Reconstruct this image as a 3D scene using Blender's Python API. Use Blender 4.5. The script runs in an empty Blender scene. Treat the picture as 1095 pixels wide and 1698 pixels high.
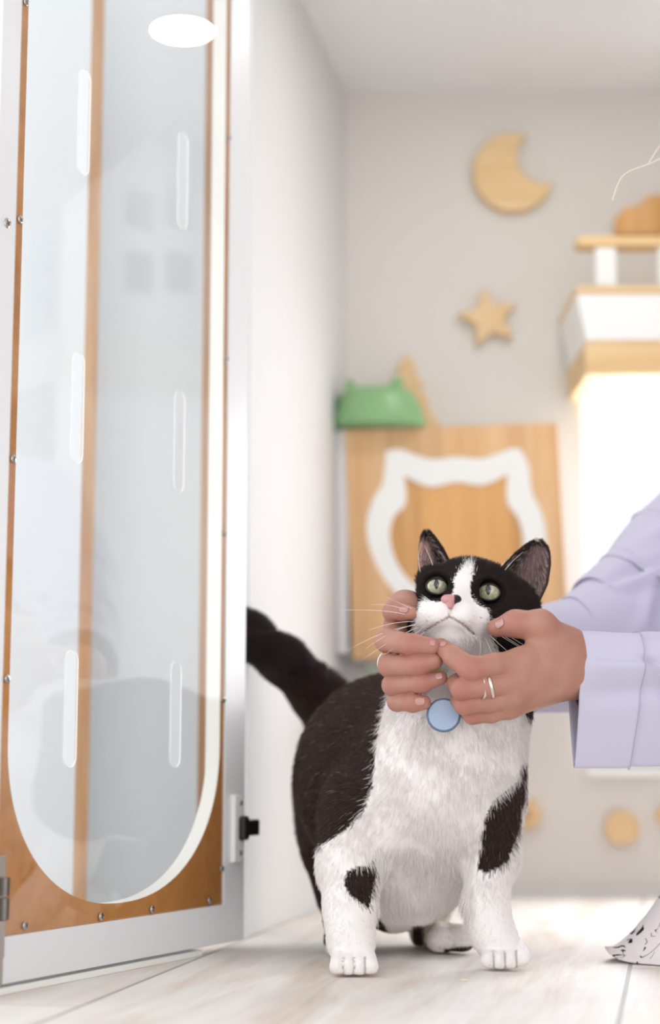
import bpy, bmesh, math, random
import numpy as np
from mathutils import Vector, Matrix, noise as mnoise

random.seed(7); rng = np.random.default_rng(7)
SC = bpy.context.scene
COL = SC.collection

# ------------------------------------------------------------------ camera
FPX, CX, CY, CAM_H = 2800.0, 547.5, 849.0, 0.17
PITCH = math.atan(421.0 / FPX)
cam_d = bpy.data.cameras.new('camera'); cam = bpy.data.objects.new('camera', cam_d); COL.objects.link(cam)
cam.location = (0, 0, CAM_H); cam.rotation_euler = (math.pi / 2 + PITCH, 0, 0)
cam_d.sensor_fit = 'VERTICAL'; cam_d.sensor_height = 36.0; cam_d.sensor_width = 24.0
cam_d.lens = FPX * 36.0 / 1698.0
cam_d.clip_start = 0.02
cam_d.dof.use_dof = True; cam_d.dof.focus_distance = 1.39; cam_d.dof.aperture_fstop = 2.7
SC.camera = cam

# ------------------------------------------------------------------ light
SC.view_settings.view_transform = 'Standard'
try: SC.view_settings.look = 'None'
except Exception: pass
SC.view_settings.gamma = 1.0
SC.view_settings.use_curve_mapping = False
SC.view_settings.exposure = 0.06
wd = bpy.data.worlds.new('daylight'); SC.world = wd; wd.use_nodes = True
bgn = wd.node_tree.nodes['Background']; bgn.inputs[0].default_value = (0.94, 0.97, 1.0, 1); bgn.inputs[1].default_value = 1.32

def area_light(name, loc, target, sx, sy, power, color):
    l = bpy.data.lights.new(name, 'AREA'); l.shape = 'RECTANGLE'; l.size = sx; l.size_y = sy
    l.energy = power; l.color = color
    o = bpy.data.objects.new(name, l); COL.objects.link(o); o.location = loc
    o.rotation_euler = (Vector(target) - Vector(loc)).to_track_quat('-Z', 'Y').to_euler()
    return o
area_light('front_fill', (0.55, -0.65, 0.45), (-0.05, 1.8, 0.35), 1.2, 0.8, 6.0, (1.0, 0.99, 0.975))  # added fill from the camera side for door and left wall, no known source
area_light('cage_fill', (-1.0, 1.45, 0.55), (-0.25, 1.85, 0.45), 0.5, 0.9, 2.4, (0.97, 0.985, 1.0))  # added lamp out of frame at left, only brightens the cage interior
area_light('daylight_window', (0.62, 2.40, 0.45), (-0.02, 1.75, 0.18), 0.50, 0.5, 9.5, (0.97, 0.98, 1.0))

# ------------------------------------------------------------------ helpers
CAMV = np.array([0, 0, CAM_H])
FWD = np.array([0, math.cos(PITCH), math.sin(PITCH)]); UPV = np.array([0, -math.sin(PITCH), math.cos(PITCH)])
def ray(x, y): return FWD + np.array([(x - CX) / FPX, 0, 0]) + (CY - y) / FPX * UPV
def at(x, y, Y):
    r = ray(x, y); return CAMV + r * (Y / r[1])
def onfloor(x, y, z=0.0):
    r = ray(x, y); return CAMV + r * ((z - CAM_H) / r[2])
def pxm(x, y, Y):                      # metres covered by one pixel at that place
    return (Y / ray(x, y)[1]) / FPX
def project(P):
    D = P - CAMV; w = D @ FWD
    return CX + FPX * D[:, 0] / w, CY - FPX * (D @ UPV) / w

def lin(r, g, b):
    f = lambda c: (c / 255 / 12.92) if c / 255 <= 0.04045 else ((c / 255 + 0.055) / 1.055) ** 2.4
    return (f(r), f(g), f(b), 1.0)

def mat(name, color=(200, 200, 200), rough=0.6, metal=0.0, spec=0.5, coat=0.0, **kw):
    m = bpy.data.materials.new(name); m.use_nodes = True
    b = m.node_tree.nodes['Principled BSDF']
    b.inputs['Base Color'].default_value = lin(*color); b.inputs['Roughness'].default_value = rough
    b.inputs['Metallic'].default_value = metal; b.inputs['Specular IOR Level'].default_value = spec
    b.inputs['Coat Weight'].default_value = coat
    for k, v in kw.items(): b.inputs[k].default_value = v
    return m

class NT:
    def __init__(s, m): s.t = m.node_tree; s.b = s.t.nodes.get('Principled BSDF')
    def n(s, kind, **kw):
        x = s.t.nodes.new(kind)
        for k, v in kw.items():
            if k.startswith('_'): setattr(x, k[1:], v)
            else:
                key = int(k[1:]) if k[0] == 'i' and k[1:].isdigit() else k.replace('__', ' ')
                x.inputs[key].default_value = v
        return x
    def l(s, a, b): s.t.links.new(a, b)
    def ramp(s, fac, stops):
        r = s.t.nodes.new('ShaderNodeValToRGB'); e = r.color_ramp.elements
        while len(e) < len(stops): e.new(0.5)
        for q, (p, c) in zip(e, stops): q.position = p; q.color = c
        s.l(fac, r.inputs[0]); return r

def wood_mat(name, c1, c2, c3, scale=8.0, axis='Z', rough=0.5, boards=0.0):
    m = mat(name, c1, rough); k = NT(m)
    tc = k.n('ShaderNodeTexCoord'); mp = k.n('ShaderNodeMapping')
    st = [14.0, 14.0, 14.0]; st['XYZ'.index(axis)] = 0.9
    mp.inputs['Scale'].default_value = st
    k.l(tc.outputs['Object'], mp.inputs[0])
    nz = k.n('ShaderNodeTexNoise', Scale=scale, Detail=5.0, Roughness=0.6); k.l(mp.outputs[0], nz.inputs['Vector'])
    r = k.ramp(nz.outputs['Fac'], [(0.3, lin(*c1)), (0.5, lin(*c2)), (0.72, lin(*c3))])
    out = r.outputs[0]
    if boards:
        sp = k.n('ShaderNodeSeparateXYZ'); k.l(tc.outputs['Object'], sp.inputs[0])
        mu = k.n('ShaderNodeMath', _operation='MULTIPLY', i1=1.0 / boards); k.l(sp.outputs['X'], mu.inputs[0])
        fl = k.n('ShaderNodeMath', _operation='FLOOR'); k.l(mu.outputs[0], fl.inputs[0])
        wn = k.n('ShaderNodeTexWhiteNoise', _noise_dimensions='1D'); k.l(fl.outputs[0], wn.inputs['W'])
        mr = k.n('ShaderNodeMapRange', i3=0.86, i4=1.06); k.l(wn.outputs['Value'], mr.inputs[0])
        hs = k.n('ShaderNodeHueSaturation'); k.l(mr.outputs[0], hs.inputs['Value']); k.l(out, hs.inputs['Color']); out = hs.outputs[0]
    k.l(out, k.b.inputs['Base Color'])
    return m

def link(name, me, m=None, parent=None, smooth=False):
    if hasattr(me, 'to_mesh') and not isinstance(me, bpy.types.Mesh):
        bm = me; me = bpy.data.meshes.new(name); bm.normal_update(); bm.to_mesh(me); bm.free()
    if m is not None:
        for q in (m if isinstance(m, (list, tuple)) else [m]): me.materials.append(q)
    if smooth:
        me.polygons.foreach_set('use_smooth', [True] * len(me.polygons))
    o = bpy.data.objects.new(name, me); COL.objects.link(o)
    if parent is not None:
        o.parent = parent; o.matrix_parent_inverse = parent.matrix_basis.inverted()   # geometry is written in world space
    return o
def empty(name, loc, label=None, cat=None, group=None):
    o = bpy.data.objects.new(name, None); COL.objects.link(o); o.location = loc; o.empty_display_size = 0.05
    tag(o, label, cat, group); return o
def tag(o, label=None, cat=None, group=None, kind=None):
    if label: o['label'] = label
    if cat: o['category'] = cat
    if group: o['group'] = group
    if kind: o['kind'] = kind
    return o

def bm_box(bm, lo, hi, M=None):
    vs = [bm.verts.new((x, y, z)) for x in (lo[0], hi[0]) for y in (lo[1], hi[1]) for z in (lo[2], hi[2])]
    for f in ((0, 1, 3, 2), (4, 6, 7, 5), (0, 4, 5, 1), (2, 3, 7, 6), (0, 2, 6, 4), (1, 5, 7, 3)):
        bm.faces.new([vs[i] for i in f])
    if M is not None:
        for v in vs: v.co = M @ v.co
    return vs
def box(name, lo, hi, m, parent=None, M=None, bevel=0.0):
    bm = bmesh.new(); bm_box(bm, lo, hi, M)
    if bevel: bmesh.ops.bevel(bm, geom=bm.edges[:], offset=bevel, segments=2, profile=0.5, affect='EDGES')
    bmesh.ops.recalc_face_normals(bm, faces=bm.faces)
    return link(name, bm, m, parent)
def prism(bm, pts, y0, y1, M=None, holes=()):
    """a plate: outline pts (x, z) with holes, from depth y0 to y1 (filled by triangulation)"""
    edges = []
    loops = [list(pts)] + [list(h) for h in holes]
    front = []
    for L in loops:
        vs = [bm.verts.new((x, y0, z)) for x, z in L]
        front.append(vs)
        edges += [bm.edges.new((vs[i], vs[(i + 1) % len(vs)])) for i in range(len(vs))]
    r = bmesh.ops.triangle_fill(bm, use_beauty=True, use_dissolve=False, edges=edges)
    faces = [f for f in r['geom'] if isinstance(f, bmesh.types.BMFace)]
    ex = bmesh.ops.extrude_face_region(bm, geom=faces)
    nv = [g for g in ex['geom'] if isinstance(g, bmesh.types.BMVert)]
    for v in nv: v.co.y += y1 - y0
    bmesh.ops.recalc_face_normals(bm, faces=bm.faces)
    if M is not None:
        for v in bm.verts: v.co = M @ v.co
def plate(name, pts, y0, y1, m, parent=None, M=None, holes=(), bevel=0.0):
    bm = bmesh.new(); prism(bm, pts, y0, y1, None, holes)
    if bevel:
        es = [e for e in bm.edges if e.is_manifold and e.calc_face_angle(0) > 1.0 and abs(e.verts[0].co.y - e.verts[1].co.y) < 1e-6]
        bmesh.ops.bevel(bm, geom=es, offset=bevel, segments=2, profile=0.5, affect='EDGES')
    if M is not None: bmesh.ops.transform(bm, matrix=M, verts=bm.verts)
    return link(name, bm, m, parent)
def pill(cx, z0, z1, w, n=10):
    r = w / 2; P = []
    for i in range(n + 1): a = math.pi * i / n; P.append((cx + r * math.cos(a), z1 - r + r * math.sin(a)))
    for i in range(n + 1): a = math.pi + math.pi * i / n; P.append((cx + r * math.cos(a), z0 + r + r * math.sin(a)))
    return P
def tube(bm, path, rad, seg=10, caps=True):
    path = [Vector(p) for p in path]; n = len(path)
    rad = rad if hasattr(rad, '__len__') else [rad] * n
    rings = []; up = None
    for i, p in enumerate(path):
        t = (path[min(i + 1, n - 1)] - path[max(i - 1, 0)]).normalized()
        if up is None:
            up = Vector((0, 0, 1)) if abs(t.z) < 0.9 else Vector((1, 0, 0))
        a = t.cross(up).normalized(); up = a.cross(t).normalized()
        rings.append([bm.verts.new(p + (a * math.cos(2 * math.pi * j / seg) + up * math.sin(2 * math.pi * j / seg)) * rad[i]) for j in range(seg)])
    for i in range(n - 1):
        for j in range(seg):
            bm.faces.new((rings[i][j], rings[i][(j + 1) % seg], rings[i + 1][(j + 1) % seg], rings[i + 1][j]))
    if caps:
        bm.faces.new(rings[0][::-1]); bm.faces.new(rings[-1])

# ------------------------------------------------------------------ materials
M_WALL = mat('wall_paint', (224, 219, 213), 0.8, spec=0.2)
M_WALLW = mat('wall_white', (221, 220, 219), 0.7, spec=0.25)
M_CEIL = mat('ceiling_paint', (244, 244, 244), 0.85, spec=0.1)
M_LAM = mat('white_laminate', (229, 229, 231), 0.35, spec=0.4)
M_LAM2 = mat('white_board_inside', (226, 230, 233), 0.5, spec=0.3)
M_WHITE = mat('white_plastic', (242, 242, 238), 0.35)
M_PINE = wood_mat('pale_pine', (222, 186, 136), (230, 196, 148), (238, 208, 164), 5.0, 'Z', 0.55)
M_PINE2 = wood_mat('pale_pine_across', (224, 186, 132), (232, 198, 146), (240, 210, 162), 5.0, 'X', 0.55)
M_OAK = wood_mat('honey_boards', (212, 164, 112), (222, 178, 128), (232, 192, 144), 4.0, 'Z', 0.45, boards=0.075)
M_OAKD = wood_mat('honey_boards_deep', (212, 154, 88), (222, 168, 102), (232, 180, 118), 4.0, 'Z', 0.45, boards=0.06)
M_PLY = wood_mat('plywood_edge', (176, 128, 88), (190, 146, 106), (204, 164, 124), 6.0, 'Z', 0.6)
M_STEEL = mat('steel', (190, 186, 180), 0.28, 1.0)
M_DARKST = mat('dark_steel', (120, 112, 108), 0.35, 1.0)
M_BLACK = mat('black_plastic', (28, 25, 25), 0.3)

M_MDF = mat('raw_fibreboard', (186, 134, 84), 0.75, spec=0.15); k = NT(M_MDF)
tc = k.n('ShaderNodeTexCoord'); nz = k.n('ShaderNodeTexNoise', Scale=60.0, Detail=8.0, Roughness=0.7); k.l(tc.outputs['Object'], nz.inputs['Vector'])
nz2 = k.n('ShaderNodeTexNoise', Scale=9.0, Detail=2.0); k.l(tc.outputs['Object'], nz2.inputs['Vector'])
mx = k.n('ShaderNodeMath', _operation='ADD'); k.l(nz.outputs['Fac'], mx.inputs[0]); k.l(nz2.outputs['Fac'], mx.inputs[1])
dv = k.n('ShaderNodeMath', _operation='MULTIPLY', i1=0.5); k.l(mx.outputs[0], dv.inputs[0])
r = k.ramp(dv.outputs[0], [(0.35, lin(188, 126, 68)), (0.52, lin(208, 144, 82)), (0.68, lin(220, 160, 98))]); k.l(r.outputs[0], k.b.inputs['Base Color'])

def acrylic(name, f0=0.05):
    m = bpy.data.materials.new(name); m.use_nodes = True; t = m.node_tree; t.nodes.clear(); k = NT(m)
    out = k.n('ShaderNodeOutputMaterial'); mix = k.n('ShaderNodeMixShader')
    tr = k.n('ShaderNodeBsdfTransparent'); tr.inputs[0].default_value = (0.985, 0.99, 0.99, 1)
    gl = k.n('ShaderNodeBsdfGlossy'); gl.inputs['Roughness'].default_value = 0.02
    lw = k.n('ShaderNodeLayerWeight', Blend=0.5)
    pw = k.n('ShaderNodeMath', _operation='POWER', i1=4.0); k.l(lw.outputs['Facing'], pw.inputs[0])
    mr = k.n('ShaderNodeMapRange', i3=f0, i4=1.0); k.l(pw.outputs[0], mr.inputs[0])
    k.l(mr.outputs[0], mix.inputs[0]); k.l(tr.outputs[0], mix.inputs[1]); k.l(gl.outputs[0], mix.inputs[2]); k.l(mix.outputs[0], out.inputs[0])
    return m
M_ACRYL = acrylic('clear_acrylic', 0.06)
M_GLASS = acrylic('window_glass', 0.04)
M_ACEDGE = bpy.data.materials.new('acrylic_cut_edge'); M_ACEDGE.use_nodes = True
k = NT(M_ACEDGE); k.t.nodes.clear(); o_ = k.n('ShaderNodeOutputMaterial'); mx = k.n('ShaderNodeMixShader', Fac=0.6)
a_ = k.n('ShaderNodeBsdfTransparent'); b_ = k.n('ShaderNodeBsdfDiffuse'); b_.inputs[0].default_value = lin(244, 240, 236)
k.l(a_.outputs[0], mx.inputs[1]); k.l(b_.outputs[0], mx.inputs[2]); k.l(mx.outputs[0], o_.inputs[0])

M_LAMP = bpy.data.materials.new('lamp_diffuser'); M_LAMP.use_nodes = True
b = M_LAMP.node_tree.nodes['Principled BSDF']; b.inputs['Emission Color'].default_value = (1, 0.985, 0.955, 1); b.inputs['Emission Strength'].default_value = 90.0

# ------------------------------------------------------------------ room shell
YB = 2.269; HC = 1.111
WD = Vector((0.196, 0.98, 0)).normalized()           # direction of the left wall, corner at the back
CORNER = Vector((0.022, YB, 0))
M_FLOOR = mat('washed_oak_planks', (222, 214, 206), 0.52, spec=0.2); k = NT(M_FLOOR)
tc = k.n('ShaderNodeTexCoord'); mp = k.n('ShaderNodeMapping'); mp.inputs['Rotation'].default_value = (0, 0, math.atan2(WD.x, WD.y))
off = onfloor(1045, 1605)
k.l(tc.outputs['Object'], mp.inputs[0])
sp = k.n('ShaderNodeSeparateXYZ'); k.l(mp.outputs[0], sp.inputs[0])
th = math.atan2(WD.x, WD.y); sx = off[0] * math.cos(th) - off[1] * math.sin(th); sy = off[0] * math.sin(th) + off[1] * math.cos(th)
PW, PL = 0.38, 1.2
ax = k.n('ShaderNodeMath', _operation='SUBTRACT', i1=sx); k.l(sp.outputs['X'], ax.inputs[0])
dx = k.n('ShaderNodeMath', _operation='DIVIDE', i1=PW); k.l(ax.outputs[0], dx.inputs[0])
ix = k.n('ShaderNodeMath', _operation='FLOOR'); k.l(dx.outputs[0], ix.inputs[0])
fx = k.n('ShaderNodeMath', _operation='FRACT'); k.l(dx.outputs[0], fx.inputs[0])
sh = k.n('ShaderNodeMath', _operation='MULTIPLY', i1=0.37); k.l(ix.outputs[0], sh.inputs[0])
ay = k.n('ShaderNodeMath', _operation='SUBTRACT', i1=sy); k.l(sp.outputs['Y'], ay.inputs[0])
dy = k.n('ShaderNodeMath', _operation='DIVIDE', i1=PL); k.l(ay.outputs[0], dy.inputs[0])
oy = k.n('ShaderNodeMath', _operation='ADD'); k.l(dy.outputs[0], oy.inputs[0]); k.l(sh.outputs[0], oy.inputs[1])
fy = k.n('ShaderNodeMath', _operation='FRACT'); k.l(oy.outputs[0], fy.inputs[0])
iy = k.n('ShaderNodeMath', _operation='FLOOR'); k.l(oy.outputs[0], iy.inputs[0])
def near0(sock, w):
    a = k.n('ShaderNodeMath', _operation='PINGPONG', i1=0.5); k.l(sock, a.inputs[0])
    c = k.n('ShaderNodeMath', _operation='LESS_THAN', i1=w); k.l(a.outputs[0], c.inputs[0]); return c
sA = near0(fx.outputs[0], 0.0048); sB = near0(fy.outputs[0], 0.0009)
seam = k.n('ShaderNodeMath', _operation='MAXIMUM'); k.l(sA.outputs[0], seam.inputs[0]); k.l(sB.outputs[0], seam.inputs[1])
idn = k.n('ShaderNodeMath', _operation='MULTIPLY_ADD', i1=7.31); k.l(iy.outputs[0], idn.inputs[0]); k.l(ix.outputs[0], idn.inputs[2])
gv = k.n('ShaderNodeCombineXYZ')
gx = k.n('ShaderNodeMath', _operation='MULTIPLY', i1=24.0); k.l(sp.outputs['X'], gx.inputs[0])
gy = k.n('ShaderNodeMath', _operation='MULTIPLY', i1=2.6); k.l(sp.outputs['Y'], gy.inputs[0])
k.l(gx.outputs[0], gv.inputs[0]); k.l(gy.outputs[0], gv.inputs[1]); k.l(idn.outputs[0], gv.inputs[2])
g1 = k.n('ShaderNodeTexNoise', Scale=1.0, Detail=6.0, Roughness=0.62, Distortion=0.6); k.l(gv.outputs[0], g1.inputs['Vector'])
r1 = k.ramp(g1.outputs['Fac'], [(0.30, lin(212, 194, 178)), (0.42, lin(224, 214, 205)), (0.55, lin(232, 227, 222)), (0.75, lin(236, 233, 230))])
g2v = k.n('ShaderNodeVectorMath', _operation='MULTIPLY'); g2v.inputs[1].default_value = (9, 6, 1); k.l(gv.outputs[0], g2v.inputs[0])
g2 = k.n('ShaderNodeTexNoise', Scale=1.0, Detail=3.0); k.l(g2v.outputs[0], g2.inputs['Vector'])
mr = k.n('ShaderNodeMapRange', i1=0.3, i2=0.7, i3=0.955, i4=1.02); k.l(g2.outputs['Fac'], mr.inputs[0])
hs = k.n('ShaderNodeHueSaturation'); k.l(r1.outputs[0], hs.inputs['Color']); k.l(mr.outputs[0], hs.inputs['Value'])
mxs = k.n('ShaderNodeMixRGB'); mxs.inputs[2].default_value = lin(172, 164, 160); k.l(seam.outputs[0], mxs.inputs[0]); k.l(hs.outputs[0], mxs.inputs[1])
k.l(mxs.outputs[0], k.b.inputs['Base Color'])
bp = k.n('ShaderNodeBump', Strength=0.12, Distance=0.002); k.l(g2.outputs['Fac'], bp.inputs['Height']); k.l(bp.outputs[0], k.b.inputs['Normal'])

def structure(o): o['kind'] = 'structure'; return o
structure(box('floor', (-1.0, -0.6, -0.03), (1.12, 2.36, 0.0), M_FLOOR))
# back wall with the window opening
WX0, WX1, WZ0, WZ1 = 0.345, 0.86, 0.166, 0.705
structure(plate('wall_back', [(-0.9, 0), (1.12, 0), (1.12, HC), (-0.9, HC)], YB, YB + 0.09, M_WALL,
                holes=[[(WX0, WZ0), (WX1, WZ0), (WX1, WZ1), (WX0, WZ1)]]))
structure(box('wall_right', (1.05, 0.35, 0), (1.12, YB, HC), M_WALL))
wl0 = CORNER - WD * ((YB - 1.74) / WD.y)
wn = Vector((-WD.y, WD.x, 0))
bm = bmesh.new()
q = [wl0, CORNER + WD * 0.0, CORNER + wn * 0.022, wl0 + wn * 0.022]
lo = [bm.verts.new((p.x, p.y, 0)) for p in q]; hi = [bm.verts.new((p.x, p.y, HC)) for p in q]
bm.faces.new(lo[::-1]); bm.faces.new(hi)
for i in range(4): bm.faces.new((lo[i], lo[(i + 1) % 4], hi[(i + 1) % 4], hi[i]))
bmesh.ops.recalc_face_normals(bm, faces=bm.faces)
structure(link('wall_left', bm, M_WALLW))
# the ceiling ends at the left wall; the cage beside it is open at the top
cl_ = [(-0.40, 0.35), (1.12, 0.35), (1.12, YB + 0.09), (CORNER.x - 0.022, YB + 0.09), (CORNER.x - 0.022, CORNER.y), (wl0.x - 0.022, wl0.y), (-0.27, 1.28)]
bm = bmesh.new(); lo = [bm.verts.new((x, y, HC)) for x, y in cl_]; hi = [bm.verts.new((x, y, HC + 0.03)) for x, y in cl_]
bm.faces.new(lo[::-1]); bm.faces.new(hi)
for i in range(len(cl_)): j = (i + 1) % len(cl_); bm.faces.new((lo[i], lo[j], hi[j], hi[i]))
bmesh.ops.recalc_face_normals(bm, faces=bm.faces); structure(link('ceiling', bm, M_CEIL))
structure(box('baseboard_back', (0.03, YB - 0.008, 0), (1.05, YB, 0.012), M_WALLW))
# window in the back wall
fr = bmesh.new(); prism(fr, [(WX0, WZ0), (WX1, WZ0), (WX1, WZ1), (WX0, WZ1)], YB + 0.045, YB + 0.075, None,
                        holes=[[(WX0 + .014, WZ0 + .014), (WX1 - .014, WZ0 + .014), (WX1 - .014, WZ1 - .014), (WX0 + .014, WZ1 - .014)]])
win = structure(link('window_1', fr, M_WHITE))
box('glass_pane', (WX0 + .013, YB + 0.058, WZ0 + .013), (WX1 - .013, YB + 0.062, WZ1 - .013), M_GLASS, win)
box('window_sill', (WX0 - 0.004, YB - 0.012, WZ0 - 0.01), (WX1 + 0.01, YB + 0.045, WZ0), M_WHITE, win)
# low white sill under the cage door
_do = Vector(onfloor(0, 1652)); _de = Vector(onfloor(405, 1572)); _d = (_de - _do).normalized(); _n = Vector((_d.y, -_d.x, 0))
_M = Matrix(((_d.x, -_n.x, 0, _do.x), (_d.y, -_n.y, 0, _do.y), (0, 0, 1, 0), (0, 0, 0, 1)))
structure(box('trim_1', (-0.06, 0.001, 0), (0.30, 0.03, 0.0055), M_WHITE, None, _M, 0.0008))
# recessed ceiling lamp
def downlight(x, y, r, label):
    e = empty('ceiling_light', (x, y, HC), label, 'ceiling light')
    bm = bmesh.new(); bmesh.ops.create_cone(bm, cap_ends=True, segments=40, radius1=r, radius2=r, depth=0.004)
    bmesh.ops.translate(bm, verts=bm.verts, vec=(x, y, HC - 0.004)); link('diffuser', bm, M_LAMP, e)
    bm = bmesh.new(); tube(bm, [(x + (r + .003) * math.cos(a), y + (r + .003) * math.sin(a), HC - 0.004) for a in np.linspace(0, 2 * math.pi, 41)], 0.004, 8)
    link('trim_ring', bm, M_WHITE, e, True)

# ------------------------------------------------------------------ cage door on the left
DO = Vector(onfloor(0, 1652)); DE = Vector(onfloor(405, 1572)); DD = (DE - DO).normalized(); DNv = Vector((DD.y, -DD.x, 0))
# door space: x along the door, y INTO the cage, z up
MD = Matrix(((DD.x, -DNv.x, 0, DO.x), (DD.y, -DNv.y, 0, DO.y), (0, 0, 1, 0), (0, 0, 0, 1)))
door = empty('cage_door', DO, 'tall white framed cage door with clear slotted panel, standing open at left', 'door')
DT = 1.06
ax0, ax1, az0, az1 = -0.0075, 0.336, 0.043, 1.02
plate('frame', [(-0.032, 0.008), (0.375, 0.008), (0.375, DT), (-0.032, DT)], 0.0, 0.022, M_LAM, door, MD,
      holes=[[(ax0, az0), (ax1, az0), (ax1, az1), (ax0, az1)]], bevel=0.0008)
# U shaped opening in the brown board
op = []
ux0, ux1, uzb, uzt = 0.0035, 0.329, 0.0565, 1.0
cxm = (ux0 + ux1) / 2; hw = (ux1 - ux0) / 2; hz = 0.135
for i in range(49):
    a = math.pi + math.pi * i / 48; c, s = math.cos(a), math.sin(a)
    e_ = 2 / 2.2
    op.append((cxm + hw * math.copysign(abs(c) ** e_, c), uzb + hz + hz * math.copysign(abs(s) ** e_, s)))
op += [(ux1, uzt), (ux0, uzt)]
bm = bmesh.new(); prism(bm, [(ax0, az0), (ax1, az0), (ax1, az1), (ax0, az1)], 0.0019, 0.0160, None, [op])
bmesh.ops.transform(bm, matrix=MD, verts=bm.verts); bm.normal_update()
for f in bm.faces: f.material_index = 0 if abs(f.normal.dot(DNv)) > 0.7 else 1
bb = link('backing_board', bm, [M_MDF, mat('painted_cut_edge', (244, 240, 232), 0.5)], door); bb['label'] = 'raw brown board with a U shaped opening'
holes = []
for zc0 in (0.1685, 0.4172, 0.666, 0.9148):
    for u in (0.0845, 0.2475): holes.append(pill(u, zc0, zc0 + 0.095, 0.0175))
bm = bmesh.new(); prism(bm, [(ax0 + .0008, az0 + .0008), (ax1 - .0008, az0 + .0008), (ax1 - .0008, az1), (ax0 + .0008, az1)], 0.0002, 0.0017, None, holes)
bmesh.ops.transform(bm, matrix=MD, verts=bm.verts); bm.normal_update()
for f in bm.faces: f.material_index = 0 if abs(f.normal.dot(DNv)) > 0.7 else 1
ac = link('acrylic_panel', bm, [M_ACRYL, M_ACEDGE], door); ac['label'] = 'clear panel with long rounded hand slots'
def screw(u, z, r=0.0033, parent=door, y=0.0, m=M_STEEL):
    bm = bmesh.new(); bmesh.ops.create_uvsphere(bm, u_segments=14, v_segments=8, radius=r)
    for v in bm.verts: v.co.z *= 0.38
    for a in (0, math.pi / 2):                                   # crossed slot
        R = Matrix.Rotation(a + 0.5, 4, 'Z')
        bm_box(bm, (-r * 0.62, -r * 0.12, r * 0.30), (r * 0.62, r * 0.12, r * 0.42), R)
    n0 = len(bm.faces) - 12
    for i, f in enumerate(bm.faces): f.material_index = 1 if i >= n0 else 0
    bmesh.ops.transform(bm, matrix=MD @ Matrix.Translation((u, y, z)) @ Matrix.Rotation(math.pi / 2, 4, 'X'), verts=bm.verts)
    link('screw', bm, [m, M_DARKST], parent, True)
for u, z in [(-.0025, .785), (-.002, .6013), (-.002, .4072), (-.002, .236), (-.002, .066), (.0293, .049), (.1333, .0477), (.212, .0477), (.3103, .0485),
             (.3325, .0756), (.3325, .232), (.3325, .39), (.3325, .56), (.3325, .785)]: screw(u, z)
screw(-0.0188, 0.5932, 0.0042)
# hinge at the left edge
hz0 = 0.046
hg = empty('hinge', MD @ Vector((-0.012, 0, 0.07))); hg.parent = door; hg.matrix_parent_inverse = door.matrix_basis.inverted()
box('hinge_leaf', (-0.014, -0.0022, 0.008), (0.0, 0.0, 0.103), M_STEEL, hg, MD, 0.0006)
bm = bmesh.new(); tube(bm, [MD @ Vector((-0.003, -0.004, z)) for z in (0.056, 0.072)], 0.0036, 12)
tube(bm, [MD @ Vector((-0.003, -0.004, z)) for z in (0.0735, 0.087)], 0.0036, 12); link('knuckle', bm, M_DARKST, hg, False)
box('hinge_arm', (-0.010, -0.004, 0.028), (-0.001, -0.0022, 0.056), M_STEEL, hg, MD, 0.0008)
# latch at the right edge
lt = empty('latch', MD @ Vector((0.356, 0, 0.112))); lt.parent = door; lt.matrix_parent_inverse = door.matrix_basis.inverted(); lt['label'] = 'white catch plate with a black bolt'
plate('catch_plate', [(x + 0.3555, z + 0.112) for x, z in
      [(-.009, -.031), (.004, -.031), (.009, -.026), (.009, -.016), (.013, -.008), (.013, .008), (.009, .016), (.009, .026), (.004, .031), (-.009, .031)]],
      -0.0055, 0.0, M_WHITE, lt, MD, bevel=0.0012)
for dz in (-0.0235, 0.0235): screw(0.3575, 0.112 + dz, 0.0028, lt, -0.0058)
bm = bmesh.new(); bm_box(bm, (0.352, -0.013, 0.1005), (0.363, -0.0055, 0.1235), MD)
bmesh.ops.bevel(bm, geom=bm.edges[:], offset=0.003, segments=3, profile=0.5, affect='EDGES'); link('bolt_housing', bm, M_BLACK, lt)
bm = bmesh.new(); bm_box(bm, (0.360, -0.0115, 0.1045), (0.385, -0.004, 0.1195), MD)
bmesh.ops.bevel(bm, geom=bm.edges[:], offset=0.0015, segments=2, profile=0.5, affect='EDGES'); link('bolt', bm, M_BLACK, lt)

# the cage behind the door: white boards and two plywood uprights
cage = empty('cat_cage', MD @ Vector((0.15, 0.3, 0)), 'white walled cat cage with plywood uprights behind the clear door', 'cage')
MC = MD.copy()
box('floor_board', (-0.16, 0.10, 0.0), (0.30, 0.62, 0.012), M_LAM2, cage, MC)
def board_between(name, x0, x1, Y0, Y1, m, z0=0.012, z1=HC + .004):
    """upright whose edge stands at distance Y0 and that runs back to Y1"""
    a = at(x0, 1270, Y0); b = at(x1, 1270, Y0); d = Vector((a[0] * 0.9, a[1], 0)).normalized()
    L = Y1 - Y0
    q = [Vector((a[0], a[1], 0)), Vector((b[0], b[1], 0)), Vector((b[0], b[1], 0)) + d * L, Vector((a[0], a[1], 0)) + d * L]
    bm = bmesh.new(); lo = [bm.verts.new((p.x, p.y, z0)) for p in q]; hi = [bm.verts.new((p.x, p.y, z1)) for p in q]
    bm.faces.new(lo[::-1]); bm.faces.new(hi)
    for i in range(4): bm.faces.new((lo[i], lo[(i + 1) % 4], hi[(i + 1) % 4], hi[i]))
    bmesh.ops.recalc_face_normals(bm, faces=bm.faces); return link(name, bm, m, cage)
board_between('upright', 125, 147, 1.70, 1.75, M_PLY)
board_between('upright', 328, 350, 1.80, 1.83, M_PLY)
board_between('side_panel', -60, 128, 1.905, 1.915, M_LAM2)
board_between('back_panel', 138, 420, 1.955, 1.965, M_LAM2)
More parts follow.
